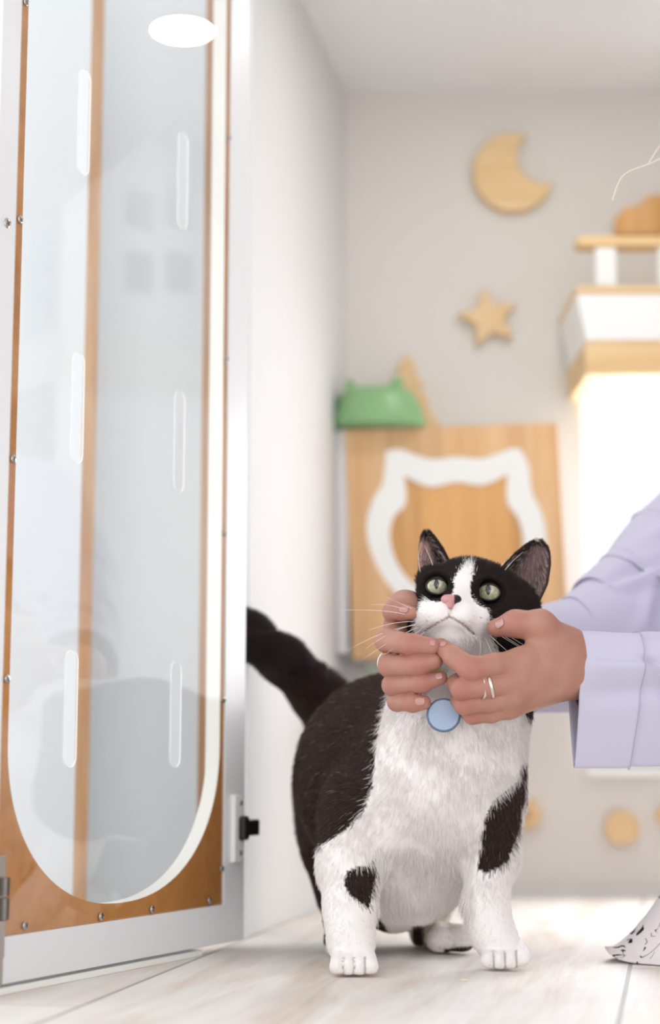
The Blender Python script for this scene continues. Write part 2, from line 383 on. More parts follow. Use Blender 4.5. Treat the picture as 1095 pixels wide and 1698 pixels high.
# ------------------------------------------------------------------ wall decorations and furniture at the back
def backpt(x, y, Y=YB): p = at(x, y, Y); return (p[0], p[2])
def wallplate(name, pts, th, m, label, cat, group=None, Y=YB, bevel=0.002):
    o = plate(name, pts, Y - th, Y - 0.0006, m, None, None, (), bevel); tag(o, label, cat, group); return o
def circ(cx, cz, r, a0, a1, n): return [(cx + r * math.cos(a0 + (a1 - a0) * i / n), cz + r * math.sin(a0 + (a1 - a0) * i / n)) for i in range(n + 1)]
S = pxm(850, 300, YB)
c0 = backpt(850, 291); R0 = 67 * S
c1 = (c0[0] + 52 * S, c0[1] + 27 * S); R1 = 46 * S
# crescent: outer arc minus the inner circle
dv_ = Vector((c1[0] - c0[0], c1[1] - c0[1])); dd = dv_.length; aa = (R0 ** 2 - R1 ** 2 + dd ** 2) / (2 * dd); hh = math.sqrt(R0 ** 2 - aa ** 2)
base = math.atan2(dv_.y, dv_.x); al = math.acos(aa / R0); be = math.acos((dd - aa) / R1)
pts = circ(c0[0], c0[1], R0, base + al, base + 2 * math.pi - al, 44)
pts += circ(c1[0], c1[1], R1, base + math.pi + be, base + math.pi - be, 26)[1:-1]
wallplate('wooden_moon', pts, 0.016, M_PINE2, 'pale wooden crescent moon mounted high on the grey wall', 'wall decoration')
c = backpt(810, 531); pts = []
for i in range(10):
    a = math.radians(102 + 36 * i); r_ = (51 if i % 2 == 0 else 24) * S
    pts.append((c[0] + r_ * math.cos(a), c[1] + r_ * math.sin(a)))
wallplate('wooden_star', pts, 0.016, M_PINE, 'pale wooden five pointed star on the wall below the crescent moon', 'wall decoration')
pts = [backpt(x, y) for x, y in [(677, 588), (690, 612), (684, 616), (702, 640), (694, 643), (712, 668), (705, 671), (726, 700), (726, 720), (618, 720), (618, 700), (640, 671), (632, 668), (652, 643), (645, 640), (664, 616), (659, 612)]]
wallplate('wooden_tree', pts, 0.012, M_PINE, 'pale wooden fir tree cutout on the wall behind the green bowl', 'wall decoration')
c = backpt(873, 1350); pts = []
for i in range(32):
    r_ = (26 if i % 4 in (0, 1) else 19) * S; a = 2 * math.pi * (i + .5) / 32; pts.append((c[0] + r_ * math.cos(a), c[1] + r_ * math.sin(a)))
fl = wallplate('wooden_flower', pts, 0.012, M_PINE, 'small wooden sunflower cutout low on the wall beside the cat', 'wall decoration')
bm = bmesh.new(); bmesh.ops.create_cone(bm, cap_ends=True, segments=24, radius1=8 * S, radius2=7 * S, depth=0.004)
bmesh.ops.transform(bm, matrix=Matrix.Translation((c[0], YB - 0.0135, c[1])) @ Matrix.Rotation(math.pi / 2, 4, 'X'), verts=bm.verts)
link('flower_centre', bm, mat('darker_pine', (206, 158, 112), .6), fl)
c = backpt(1030, 1373); wallplate('wooden_disc', circ(c[0], c[1], 27 * S, 0, 2 * math.pi, 40)[:-1], 0.012, M_PINE, 'plain round wooden disc low on the wall under the window', 'wall decoration')
c = backpt(1112, 1352); wallplate('wooden_leaf', [(c[0] + 24 * S * math.cos(a), c[1] + 17 * S * math.sin(a)) for a in np.linspace(0, 2 * math.pi, 24)[:-1]], 0.012, M_PINE, 'wooden oval cutout on the wall at the frame edge, right of the plain disc', 'wall decoration')
pts = [backpt(1018, 392)]
for cx_, cy_, r_, a0, a1 in [(1050, 378, 32, 175, 80), (1085, 358, 30, 150, 60), (1130, 352, 40, 140, 30), (1175, 378, 32, 100, 5)]:
    pts += [backpt(cx_ + r_ * math.cos(math.radians(a)), cy_ - r_ * math.sin(math.radians(a))) for a in np.linspace(a0, a1, 9)]
pts.append(backpt(1207, 392))
wallplate('wooden_cloud', pts, 0.014, M_OAKD, 'wooden cloud cutout on the wall above the balcony rail', 'wall decoration')

# balcony style cat perch above the window
YP = 2.10
bal = empty('cat_perch', at(1060, 560, YP), 'white trough shaped cat perch with wooden rails above the bright window', 'cat furniture')
def bpx(x, y, Y=YP): p = at(x, y, Y); return p
def slab(name, xa, xb, ya, yb, Y0, Y1, m, bevel=0.002, sub=None):
    a = at(xa, ya, Y0); b_ = at(xb, yb, Y0)
    return box(name, (a[0], Y0, b_[2]), (b_[0], Y1, a[2]), m, sub or bal, None, bevel)
slab('top_rail', 957, 1290, 390, 408, YP, YP + 0.03, M_PINE2, 0.004)
for x in (988, 1092, 1196): slab('post', x, x + 36, 408, 474, YP + 0.004, YP + 0.026, M_WHITE)
slab('deck', 955, 1290, 474, 486, YP, YB - 0.004, M_PINE2)
pts = [(at(957, 486, YP)[0], at(957, 486, YP)[2]), (at(973, 564, YP)[0], at(973, 564, YP)[2]), (at(1275, 564, YP)[0], at(1275, 564, YP)[2]), (at(1290, 486, YP)[0], at(1290, 486, YP)[2])]
plate('trough', pts, YP + 0.002, YB - 0.004, mat('bright_white_paint', (250, 249, 247), .4), bal, None, (), 0.002)
slab('base_board', 971, 1275, 565, 621, YP + 0.001, YB - 0.006, M_PINE2)

# panel with the cat head cutout
YC = 2.19
cab = empty('cat_cabinet', at(755, 900, YC), 'honey wooden cat cabinet with a white cat face outline on its door', 'cabinet')
RC = Matrix.Translation(at(755, 890, YC)) @ Matrix.Rotation(math.radians(-1.9), 4, 'Y') @ Matrix.Translation(-Vector(at(755, 890, YC)))
SCB = pxm(755, 890, YC)
def cp(x, y):
    p = RC.inverted() @ Vector(at(x, y, YC)); return (p.x, p.z)
x0, zt = cp(572, 712); x1, _ = cp(933, 850); _, zb = cp(590, 1094)
def cat_outline(pts): 
    # smooth closed curve through the points (corners given twice stay sharp)
    P = [Vector(cp(*p)) for p in pts]; out = []
    n = len(P)
    for i in range(n):
        p0, p1, p2, p3 = P[(i - 1) % n], P[i], P[(i + 1) % n], P[(i + 2) % n]
        if (p1 - p2).length < 1e-6: continue
        for t in (0, .25, .5, .75):
            out.append(tuple(0.5 * ((2 * p1) + (p2 - p0) * t + (2 * p0 - 5 * p1 + 4 * p2 - p3) * t * t + (3 * p1 - p0 - 3 * p2 + p3) * t ** 3)))
    return out
outer = cat_outline([(640, 748), (640, 748), (662, 744), (690, 754), (718, 761), (757, 757), (795, 760), (820, 754), (852, 742), (866, 746), (866, 746), (878, 775), (883, 815), (899, 850), (907, 895), (900, 940), (875, 985), (830, 1025), (760, 1045), (695, 1020), (645, 970), (617, 920), (608, 870), (620, 825), (635, 800)])
inner = cat_outline([(671, 788), (671, 788), (712, 807), (757, 799), (802, 804), (842, 786), (842, 786), (842, 832), (860, 860), (868, 895), (862, 935), (835, 970), (800, 985), (760, 992), (715, 985), (678, 960), (655, 925), (647, 885), (655, 855), (674, 833)])
plate('door', [(x0, zb), (x1, zb), (x1, zt), (x0, zt)], YC, YC + 0.016, M_OAK, cab, RC, [outer], 0.001)
plate('white_cat_outline', outer, YC + 0.001, YC + 0.014, M_WHITE, cab, RC, [inner])
plate('cat_face_panel', inner, YC + 0.004, YC + 0.014, M_OAKD, cab, RC)
box('carcass', (x0 + 0.012, YC + 0.0165, zb), (x1 + 0.004, YB - 0.012, zt + 0.001), M_LAM, cab, RC)
box('added_filler_strip', (0.0085, YC + 0.002, zb + .004), (x0 - 0.0008, YC + 0.014, zt - .004), M_WALLW, cab)  # added white strip, covers the dark shaded gap between cabinet and left wall
# green cat eared bowl, standing on top of the cabinet
YG = 2.19
M_GREEN = mat('green_plastic', (138, 182, 128), 0.35)
bowl_c = at(628, 704, YG)
bw = empty('cat_bowl', bowl_c, 'green cat eared bowl upturned on top of the cabinet', 'pet bowl')
bm = bmesh.new()
prof = [(0.062, 0.0), (0.0635, 0.006), (0.060, 0.018), (0.054, 0.032), (0.047, 0.044), (0.040, 0.0495), (0.030, 0.051), (0.0, 0.0515)]
rings = []
for r_, z_ in prof[:-1]:
    rings.append([bm.verts.new((bowl_c[0] + r_ * 1.0 * math.cos(a), bowl_c[1] + 0.01 + r_ * 0.62 * math.sin(a), bowl_c[2] - 0.003 + z_ * 1.05)) for a in np.linspace(0, 2 * math.pi, 49)[:-1]])
for i in range(len(rings) - 1):
    for j in range(48): bm.faces.new((rings[i][j], rings[i][(j + 1) % 48], rings[i + 1][(j + 1) % 48], rings[i + 1][j]))
bm.faces.new(rings[-1]); bm.faces.new(rings[0][::-1]); link('bowl_body', bm, M_GREEN, bw, True)
for pts_ in ([(576, 672), (572, 646), (575, 630), (583, 628), (598, 650), (604, 672)], [(632, 672), (638, 652), (650, 632), (660, 623), (668, 629), (670, 652), (672, 672)]):
    o_ = plate('ear', [backpt(x, y, YG + 0.008) for x, y in pts_], YG + 0.004, YG + 0.018, M_GREEN, bw, None, (), 0.002)
# dark leafy plant in the corner behind the bowl
pc = Vector(at(557, 712, 2.19)); pl = empty('potted_plant', pc, 'small dark green plant in the corner left of the green bowl', 'plant')
M_LEAF = mat('dark_leaf', (104, 130, 104), .5); M_POT = mat('pot', (72, 120, 88), .4)
bm = bmesh.new(); bmesh.ops.create_cone(bm, cap_ends=True, segments=24, radius1=0.006, radius2=0.009, depth=0.016); bmesh.ops.translate(bm, verts=bm.verts, vec=pc + Vector((0, 0, 0.006))); link('pot', bm, M_POT, pl, True)
for i in range(6):
    a = i * 2.4; ln = 0.02 + 0.008 * (i % 3); bm = bmesh.new()
    path = [pc + Vector((0, 0, 0.012)) + Vector((math.cos(a) * 0.002 * t, math.sin(a) * 0.003 * t, ln * t / 4)) for t in range(5)]
    tube(bm, path, [0.0008, 0.002, 0.0022, 0.0014, 0.0003], 6); link('leaf', bm, M_LEAF, pl, True)
# low seat with a grey cushion and a small toy, behind the cat
def cushion(name, c, sx_, sy_, sz_, m, parent):
    bm = bmesh.new(); bmesh.ops.create_icosphere(bm, subdivisions=4, radius=1)
    for v in bm.verts:
        q = Vector([math.copysign(abs(t) ** 0.6, t) for t in v.co]); v.co = Vector(c) + Vector((q.x * sx_, q.y * sy_, q.z * sz_))
    return link(name, bm, m, parent, True)
M_GREY = mat('grey_cloth', (196, 197, 200), .9); M_CREAM = mat('cream_cloth', (232, 226, 218), .9)
seat = empty('wall_perch', (0.09, 2.17, 0.2), 'cream padded cat perch with a grey cushion on the wall below the wooden cabinet', 'cat furniture')
box('perch_board', (0.034, 2.04, 0.200), (0.165, YB - 0.001, 0.216), M_CREAM, seat, None, 0.004)
plate('bracket', [(0.09, 0.2), (0.106, 0.2), (0.106, 0.15), (0.09, 0.12)], 2.20, YB - 0.001, M_CREAM, seat)
cushion('cushion', (0.098, 2.11, 0.238), 0.064, 0.066, 0.024, M_GREY, seat)
M_TOY = mat('mossy_plush', (150, 156, 140), .9)
toy = empty('plush_toy', at(566, 1090, 2.09), 'small grey green plush toy on the left end of the grey cushion', 'toy')
tp = Vector((0.052, 2.085, 0.2685)); cushion('toy_body', tp, .011, .011, .013, M_TOY, toy); cushion('toy_head', tp + Vector((0, 0, .016)), .008, .008, .008, M_TOY, toy)
# reflected furniture: cat house on the right wall
def mirror_hit(x, y, X):
    C0 = Vector(CAMV); r_ = Vector(ray(x, y)); t = (DO - C0).dot(DNv) / r_.dot(DNv); P = C0 + r_ * t
    d = r_ - 2 * r_.dot(DNv) * DNv; return P + d * ((X - P.x) / d.x)
def mirror_ceil(x, y, z):
    C0 = Vector(CAMV); r_ = Vector(ray(x, y)); t = (DO - C0).dot(DNv) / r_.dot(DNv); P = C0 + r_ * t
    d = r_ - 2 * r_.dot(DNv) * DNv; return P + d * ((z - P.z) / d.z)
pL = mirror_ceil(305, 48, HC - .004)
downlight(pL.x, pL.y, 0.037, 'round white recessed lamp in the ceiling, mirrored in the clear door')
XH = 0.60
def mh(x, y): p = mirror_hit(x, y, XH); return (p.y, p.z)
hs_ = empty('cat_house', (XH, 1.95, 0.0), 'white gabled cat house tower with a four pane window, mirrored in the clear door', 'cat furniture')
def plate_x(name, pts, x0, x1, m, parent, holes=()):
    M = Matrix(((0, 1, 0, 0), (1, 0, 0, 0), (0, 0, 1, 0), (0, 0, 0, 1)))
    bm = bmesh.new(); prism(bm, pts, x0, x1, None, holes); bmesh.ops.transform(bm, matrix=M, verts=bm.verts); bmesh.ops.recalc_face_normals(bm, faces=bm.faces)
    return link(name, bm, m, parent)
ya, yb = 1.80, 2.09
zs0, zs1 = mh(200, 640)[1], mh(200, 560)[1]
ze = mh(150, 350)[1]; zp = min(mh(262, 170)[1], HC - .02)
win_ = []
for (xa, xb, yt, yb_) in [(210, 258, 310, 385), (278, 328, 310, 385), (210, 258, 412, 490), (278, 328, 412, 490)]:
    a, b_ = mh(xa, yt), mh(xb, yb_); win_.append([(a[0], b_[1]), (b_[0], b_[1]), (b_[0], a[1]), (a[0], a[1])])
ym = mh(262, 200)[0]
plate_x('gable_front', [(ya, zs1), (yb, zs1), (yb, ze), (ym, zp), (ya, ze)], XH, XH + .012, M_LAM, hs_, win_)
box('shelf', (XH - .012, ya, zs0), (XH + .20, yb, zs1), M_CREAM, hs_)
box('house_back', (XH + .10, ya, zs1), (XH + .11, yb, ze), mat('blue_grey_paint', (176, 190, 208), .6), hs_)
zh = mh(200, 1160)[1]
pts = [(ya, zs0), (ya, zh + .006)] + [(ya + (yb - ya) * t, zh + .008 * math.cos(2 * math.pi * 2.2 * t)) for t in np.linspace(0.03, .97, 30)] + [(yb, zh + .006), (yb, zs0)]
plate_x('tower_front', pts, XH, XH + .014, mat('tower_white', (250, 250, 250), .5), hs_)
box('tower_leg', (XH + .016, ya, 0), (XH + .20, yb, zs0), mat('tower_grey', (150, 150, 152), .7), hs_)
# ------------------------------------------------------------------ continuous bodies: distance fields turned into meshes
def rcone(P, a, b, ra, rb):
    """distance to a tapered rounded limb"""
    ba = b - a; l2 = float(ba @ ba)
    if l2 < 1e-12: return np.linalg.norm(P - a, axis=1) - max(ra, rb)
    rr = ra - rb; a2 = l2 - rr * rr
    if a2 <= 0:
        c, r_ = (a, ra) if ra > rb else (b, rb); return np.linalg.norm(P - c, axis=1) - r_
    il2 = 1.0 / l2
    pa = P - a; y = pa @ ba; z = y - l2
    xv = pa * l2 - ba[None] * y[:, None]; x2 = np.einsum('ij,ij->i', xv, xv)
    y2 = y * y * l2; z2 = z * z * l2
    k_ = math.copysign(1, rr) * rr * rr * x2
    d = (np.sqrt(np.maximum(x2 * a2 * il2, 0)) + y * rr) * il2 - ra
    m1 = np.sign(z) * a2 * z2 > k_
    m2 = np.sign(y) * a2 * y2 < k_
    d = np.where(m2, np.sqrt(np.maximum(x2 + y2, 0)) * il2 - ra, d)
    d = np.where(m1, np.sqrt(np.maximum(x2 + z2, 0)) * il2 - rb, d)
    return d
def smin(a, b, k_):
    if k_ <= 0: return np.minimum(a, b)
    h = np.maximum(k_ - np.abs(a - b), 0) / k_; return np.minimum(a, b) - h * h * k_ * 0.25
def smax(a, b, k_): return -smin(-a, -b, k_)
def ellip(P, c, R3, rad):
    q = (P - c) @ R3 / rad; k0 = np.linalg.norm(q, axis=1); k1 = np.linalg.norm(q / rad, axis=1)
    return k0 * (k0 - 1.0) / np.maximum(k1, 1e-9)

def surface(field, lo, hi, h, m=4, newton=3):
    """naive surface nets over [lo, hi] with cell size h; coarse pass first, then only near the surface"""
    lo = np.array(lo, float); hi = np.array(hi, float)
    n = (np.ceil((hi - lo) / (h * m)).astype(int)) * m + 1
    nc = (n - 1) // m + 1
    g = [lo[i] + np.arange(nc[i]) * h * m for i in range(3)]
    Pc = np.stack(np.meshgrid(*g, indexing='ij'), -1).reshape(-1, 3)
    Dc = field(Pc).reshape(nc)
    nearc = np.abs(Dc) < h * m * 2.2
    # dilate and spread to the fine grid
    D = np.repeat(np.repeat(np.repeat(Dc, m, 0), m, 1), m, 2)[m // 2:m // 2 + n[0], m // 2:m // 2 + n[1], m // 2:m // 2 + n[2]]
    Mk = np.repeat(np.repeat(np.repeat(nearc, m, 0), m, 1), m, 2)[m // 2:m // 2 + n[0], m // 2:m // 2 + n[1], m // 2:m // 2 + n[2]]
    D = np.ascontiguousarray(D); idx = np.argwhere(Mk)
    Pf = lo + idx * h; out = np.empty(len(Pf))
    for s in range(0, len(Pf), 400000): out[s:s + 400000] = field(Pf[s:s + 400000])
    D[Mk] = out
    ins = D < 0
    c = n - 1
    corners = [(i, j, k_) for i in (0, 1) for j in (0, 1) for k_ in (0, 1)]
    cnt = np.zeros(c, np.int8)
    for (i, j, k_) in corners: cnt += ins[i:i + c[0], j:j + c[1], k_:k_ + c[2]]
    cells = np.argwhere((cnt > 0) & (cnt < 8))
    vid = -np.ones(c, np.int64); vid[tuple(cells.T)] = np.arange(len(cells))
    acc = np.zeros((len(cells), 3)); w = np.zeros(len(cells))
    for a in range(8):
        for ax in range(3):
            A = np.array(corners[a]); 
            if A[ax] == 1: continue
            B = A.copy(); B[ax] = 1
            da = D[tuple((cells + A).T)]; db = D[tuple((cells + B).T)]
            s = (da < 0) != (db < 0); t = np.where(s, da / np.where(np.abs(da - db) < 1e-12, 1, da - db), 0)
            p = A[None] + (B - A)[None] * t[:, None]
            acc += np.where(s[:, None], p, 0); w += s
    V = lo + (cells + acc / np.maximum(w, 1)[:, None]) * h
    F = []
    for ax in range(3):
        u, v = (ax + 1) % 3, (ax + 2) % 3
        sl0 = [slice(None)] * 3; sl1 = [slice(None)] * 3; sl0[ax] = slice(0, -1); sl1[ax] = slice(1, None)
        s0, s1 = ins[tuple(sl0)], ins[tuple(sl1)]
        e = np.argwhere(s0 != s1); e = e[(e[:, u] > 0) & (e[:, v] > 0) & (e[:, u] < c[u]) & (e[:, v] < c[v])]
        du = np.zeros(3, int); du[u] = 1; dv = np.zeros(3, int); dv[v] = 1
        q = np.stack([vid[tuple((e - du - dv).T)], vid[tuple((e - dv).T)], vid[tuple(e.T)], vid[tuple((e - du).T)]], 1)
        flip = ~s0[tuple(e.T)]
        q[flip] = q[flip][:, ::-1]; F.append(q)
    F = np.concatenate(F); F = F[(F >= 0).all(1)]
    N = None
    for _ in range(newton):
        d = field(V); N = grad(field, V, h * 0.35); V = V - N * np.clip(d, -h, h)[:, None]
    return V, F, N
def grad(field, V, e):
    g = np.empty_like(V)
    for i in range(3):
        o = np.zeros(3); o[i] = e; g[:, i] = field(V + o) - field(V - o)
    return g / np.maximum(np.linalg.norm(g, axis=1), 1e-12)[:, None]
def np_mesh(name, V, F):
    me = bpy.data.meshes.new(name); F = np.asarray(F)
    me.vertices.add(len(V)); me.vertices.foreach_set('co', np.asarray(V, np.float32).ravel())
    k_ = F.shape[1]; me.loops.add(F.size); me.loops.foreach_set('vertex_index', F.astype(np.int32).ravel())
    me.polygons.add(len(F)); me.polygons.foreach_set('loop_start', np.arange(0, F.size, k_, dtype=np.int32))
    me.polygons.foreach_set('use_smooth', np.ones(len(F), bool)); me.update(calc_edges=True); me.validate(); return me
class Blob:
    """ordered limbs given as image position, distance and pixel radius; union with blending"""
    def __init__(s): s.items = []
    def p(s, x, y, Y, r): q = at(x, y, Y); return np.array(q), r * pxm(x, y, Y)
    def limb(s, pts, k_=0.012):
        q = [s.p(*t) for t in pts]
        if len(q) == 1: q = q * 2
        for (a, ra), (b_, rb) in zip(q[:-1], q[1:]): s.items.append(('u', a, b_, ra, rb, k_))
        return s
    def cut(s, pts, k_=0.003):
        q = [s.p(*t) for t in pts]
        if len(q) == 1: q = q * 2
        for (a, ra), (b_, rb) in zip(q[:-1], q[1:]): s.items.append(('s', a, b_, ra, rb, k_))
        return s
    def __call__(s, P):
        d = np.full(len(P), 1.0)
        for op, a, b_, ra, rb, k_ in s.items:
            if op == 'u':
                # skip points too far away to matter
                r_ = rcone(P, a, b_, ra, rb); d = smin(d, r_, k_)
            else: d = smax(d, -rcone(P, a, b_, ra, rb), k_)
        return d
# ------------------------------------------------------------------ the cat
B = Blob()
# trunk: chest, belly, flank, rump
B.limb([(772, 1085, 1.475, 70), (768, 1180, 1.495, 104), (737, 1290, 1.515, 124), (692, 1412, 1.565, 100)], 0.02)
B.limb([(725, 1220, 1.53, 110), (662, 1290, 1.61, 160), (612, 1302, 1.71, 124)], 0.03)
B.limb([(662, 1430, 1.60, 92), (612, 1390, 1.70, 108)], 0.03)
B.limb([(680, 1478, 1.56, 46), (650, 1508, 1.58, 30)], 0.03)
# tail, held out to the back left
B.limb([(572, 1205, 1.755, 60), (524, 1148, 1.745, 38), (470, 1096, 1.72, 33), (412, 1052, 1.695, 30), (389, 1034, 1.687, 22)], 0.02)
# left front leg of the picture
B.limb([(612, 1350, 1.515, 84), (580, 1440, 1.50, 47), (580, 1510, 1.475, 36), (582, 1562, 1.455, 31), (586, 1583, 1.445, 30)], 0.018)
for x, y, r_ in [(560, 1603, 14), (578, 1605, 15), (597, 1605, 15), (614, 1603, 14)]: B.limb([(586 + (x - 586) * .8, 1585, 1.44, 15), (x, y, 1.416, r_)], 0.002)
for x in (569, 587.5, 605.5): B.cut([(x, 1586, 1.413, 2.6), (x, 1620, 1.407, 4.4)], 0.002)
# right front leg
B.limb([(803, 1335, 1.52, 60), (815, 1420, 1.505, 39), (806, 1500, 1.49, 31), (818, 1550, 1.48, 29), (832, 1572, 1.475, 29)], 0.018)
for x, y, r_ in [(811, 1592, 14), (829, 1594, 15), (848, 1593, 15), (866, 1588, 14)]: B.limb([(836 + (x - 836) * .8, 1574, 1.475, 15), (x, y, 1.455, r_)], 0.002)
for x in (820, 838.5, 857): B.cut([(x - 1, 1575, 1.452, 2.6), (x, 1608, 1.446, 4.4)], 0.002)
# left hind leg, just behind the left front leg
B.limb([(598, 1395, 1.68, 92), (580, 1480, 1.67, 46), (576, 1525, 1.62, 30), (574, 1560, 1.565, 27), (572, 1572, 1.545, 24)], 0.02)
# right hind leg under the belly, toes to the right
B.limb([(700, 1410, 1.68, 70), (708, 1500, 1.67, 36), (712, 1545, 1.645, 26), (735, 1556, 1.60, 24)], 0.015)
for x, y, r_ in [(732, 1558, 24), (764, 1556, 24)]: B.limb([(728, 1555, 1.605, 22), (x, y, 1.585, r_)], 0.004)
B.cut([(749, 1540, 1.572, 3), (749, 1580, 1.568, 3.5)], 0.002)
# head
B.limb([(788, 1000, 1.468, 66)], 0.02)
B.limb([(772, 975, 1.448, 46)], 0.02)
B.limb([(738, 1006, 1.452, 50)], 0.02)
B.limb([(845, 1012, 1.462, 50)], 0.02)
B.limb([(790, 1070, 1.462, 56)], 0.025)
B.limb([(764, 985, 1.432, 24), (749, 1000, 1.404, 13)], 0.012)          # bridge of the nose
B.limb([(714, 1020, 1.420, 26)], 0.010); B.limb([(787, 1026, 1.418, 30)], 0.010)  # whisker pads, outer
B.limb([(730, 1018, 1.408, 22)], 0.007); B.limb([(766, 1020, 1.406, 24)], 0.007)
B.limb([(752, 1052, 1.425, 36)], 0.010)                                  # chin
B.limb([(700, 1040, 1.437, 22), (790, 1052, 1.437, 28)], 0.012)
# brows over the eyes and the sockets
B.limb([(715, 958, 1.440, 20)], 0.012); B.limb([(822, 966, 1.444, 24)], 0.012)
EYES = [((725, 972.5, 1.4345), 20.5), ((811, 982, 1.4375), 21.5)]
for (x, y, Y), r_ in EYES: B.cut([(x, y, Y - 0.006, r_ - 1.0)], 0.004)
# mouth: a thin groove
B.cut([(748, 1005, 1.3935, 3.0), (746, 1022, 1.3905, 2.6)], 0.002)
B.cut([(746, 1022, 1.3915, 3.0), (726, 1033, 1.397, 3.2), (704, 1046, 1.414, 3.0)], 0.002)
B.cut([(746, 1022, 1.3915, 3.0), (768, 1035, 1.396, 3.2), (786, 1051, 1.412, 3.0)], 0.002)
def cat_field(P):
    d = B(P)
    return smax(d, 0.0015 - P[:, 2], 0.003)                              # soles flat on the floor
V, F, N = surface(cat_field, (-0.115, 1.36, -0.004), (0.215, 1.88, 0.36), 0.0019)

# ears: curved shells joined to the same mesh
def ear_shell(left, right, Yl, Yr, Ymid, th=0.0016, nu=15, nv=18):
    P = np.zeros((nv, nu, 3)); 
    L = np.array(left, float); R_ = np.array(right, float)
    def along(Q, t):
        s = np.r_[0, np.cumsum(np.linalg.norm(np.diff(Q, axis=0), axis=1))]; s /= s[-1]
        return np.interp(t, s, Q[:, 0]), np.interp(t, s, Q[:, 1])
    for i in range(nv):
        v = i / (nv - 1); lx, ly = along(L, v); rx, ry = along(R_, v)
        for j in range(nu):
            u = j / (nu - 1); bow = 1 - (2 * u - 1) ** 2
            x = lx + (rx - lx) * u; y = ly + (ry - ly) * u
            Y = Yl[0] + (Yl[1] - Yl[0]) * v + ((Yr[0] + (Yr[1] - Yr[0]) * v) - (Yl[0] + (Yl[1] - Yl[0]) * v)) * u + Ymid * bow * (1 - 0.75 * v)
            P[i, j] = at(x, y, Y)
    return P
EARS = [ear_shell([(700, 968), (698, 938), (699, 908), (702, 890), (707, 882)], [(756, 968), (745, 935), (733, 912), (720, 893), (710, 882)], (1.452, 1.462), (1.452, 1.462), 0.024),
        ear_shell([(826, 962), (842, 934), (858, 918), (874, 905), (888, 898)], [(884, 1012), (905, 968), (910, 935), (908, 912), (897, 899)], (1.462, 1.470), (1.452, 1.458), 0.030)]
Vs, Fs, Ns, earid = [V], [F], [N], [np.zeros(len(V), int)]
nV = len(V); EAR_FRONT = []
for q in EARS:
    nv, nu, _ = q.shape
    du = np.gradient(q, axis=1); dv_ = np.gradient(q, axis=0); nn = np.cross(du, dv_); nn /= np.linalg.norm(nn, axis=2)[..., None] + 1e-12
    if nn[:, :, 1].mean() > 0: nn = -nn                                   # towards the opening
    front, back = q, q - nn * 0.0026
    idx = np.arange(nv * nu).reshape(nv, nu)
    qf = np.stack([idx[:-1, :-1], idx[:-1, 1:], idx[1:, 1:], idx[1:, :-1]], -1).reshape(-1, 4)
    a = front.reshape(-1, 3); b_ = back.reshape(-1, 3)
    # orient front faces along nn
    t = np.cross(a[qf[0, 1]] - a[qf[0, 0]], a[qf[0, 2]] - a[qf[0, 0]]) @ nn[0, 0]
    if t < 0: qf = qf[:, ::-1]
    loop = np.r_[idx[0, :], idx[1:, -1], idx[-1, -2::-1], idx[-2:0:-1, 0]]
    rim = np.stack([loop, np.roll(loop, -1), np.roll(loop, -1) + nv * nu, loop + nv * nu], 1)
    if t > 0: rim = rim[:, ::-1]
    Vs += [a, b_]; Fs += [qf + nV, qf[:, ::-1] + nV + nv * nu, rim + nV]; Ns += [nn.reshape(-1, 3), -nn.reshape(-1, 3)]
    earid += [np.full(nv * nu, 1), np.full(nv * nu, 2)]; EAR_FRONT.append((front, nn)); nV += 2 * nv * nu
V = np.concatenate(Vs); F = np.concatenate(Fs); N = np.concatenate(Ns); EID = np.concatenate(earid)

# ---- coat colours, painted on the skin
def inside(poly, x, y):
    P = np.array(poly, float); r_ = np.zeros(len(x), bool); j = len(P) - 1
    for i in range(len(P)):
        c = ((P[i, 1] > y) != (P[j, 1] > y)) & (x < (P[j, 0] - P[i, 0]) * (y - P[i, 1]) / (P[j, 1] - P[i, 1] + 1e-9) + P[i, 0]); r_ ^= c; j = i
    return r_
BLAZE = [(772, 933), (787, 933), (786, 948), (780, 970), (780, 986), (790, 994), (806, 1003), (813, 1022), (813, 1041), (816, 1060), (828, 1079), (836, 1098), (820, 1120), (680, 1120), (684, 1060), (688, 1041), (690, 1024), (695, 1003), (706, 992), (722, 995), (738, 987), (748, 972), (758, 950)]
FLANK = [(655, 1100), (642, 1160), (634, 1185), (625, 1225), (621, 1270), (617, 1310), (603, 1345), (578, 1372), (548, 1394), (516, 1411), (380, 1420), (380, 900), (655, 900)]
ELBOW = [(571, 1462), (577, 1444), (594, 1436), (610, 1436), (622, 1424), (624, 1450), (617, 1480), (612, 1506), (598, 1496), (583, 1485), (574, 1474)]
LOIN = [(612, 1506), (628, 1520), (646, 1548), (640, 1566), (606, 1562), (608, 1530)]
SHOULDER = [(872, 1255), (858, 1296), (836, 1314), (818, 1328), (805, 1356), (799, 1395), (792, 1440), (806, 1447), (822, 1441), (842, 1430), (860, 1380), (875, 1300)]
NAPE = [(850, 1160), (868, 1180), (878, 1192), (900, 1192), (900, 1150)]
BLACK_C, WHITE_C = np.array(lin(40, 30, 27)[:3]), np.array(lin(243, 238, 236)[:3])
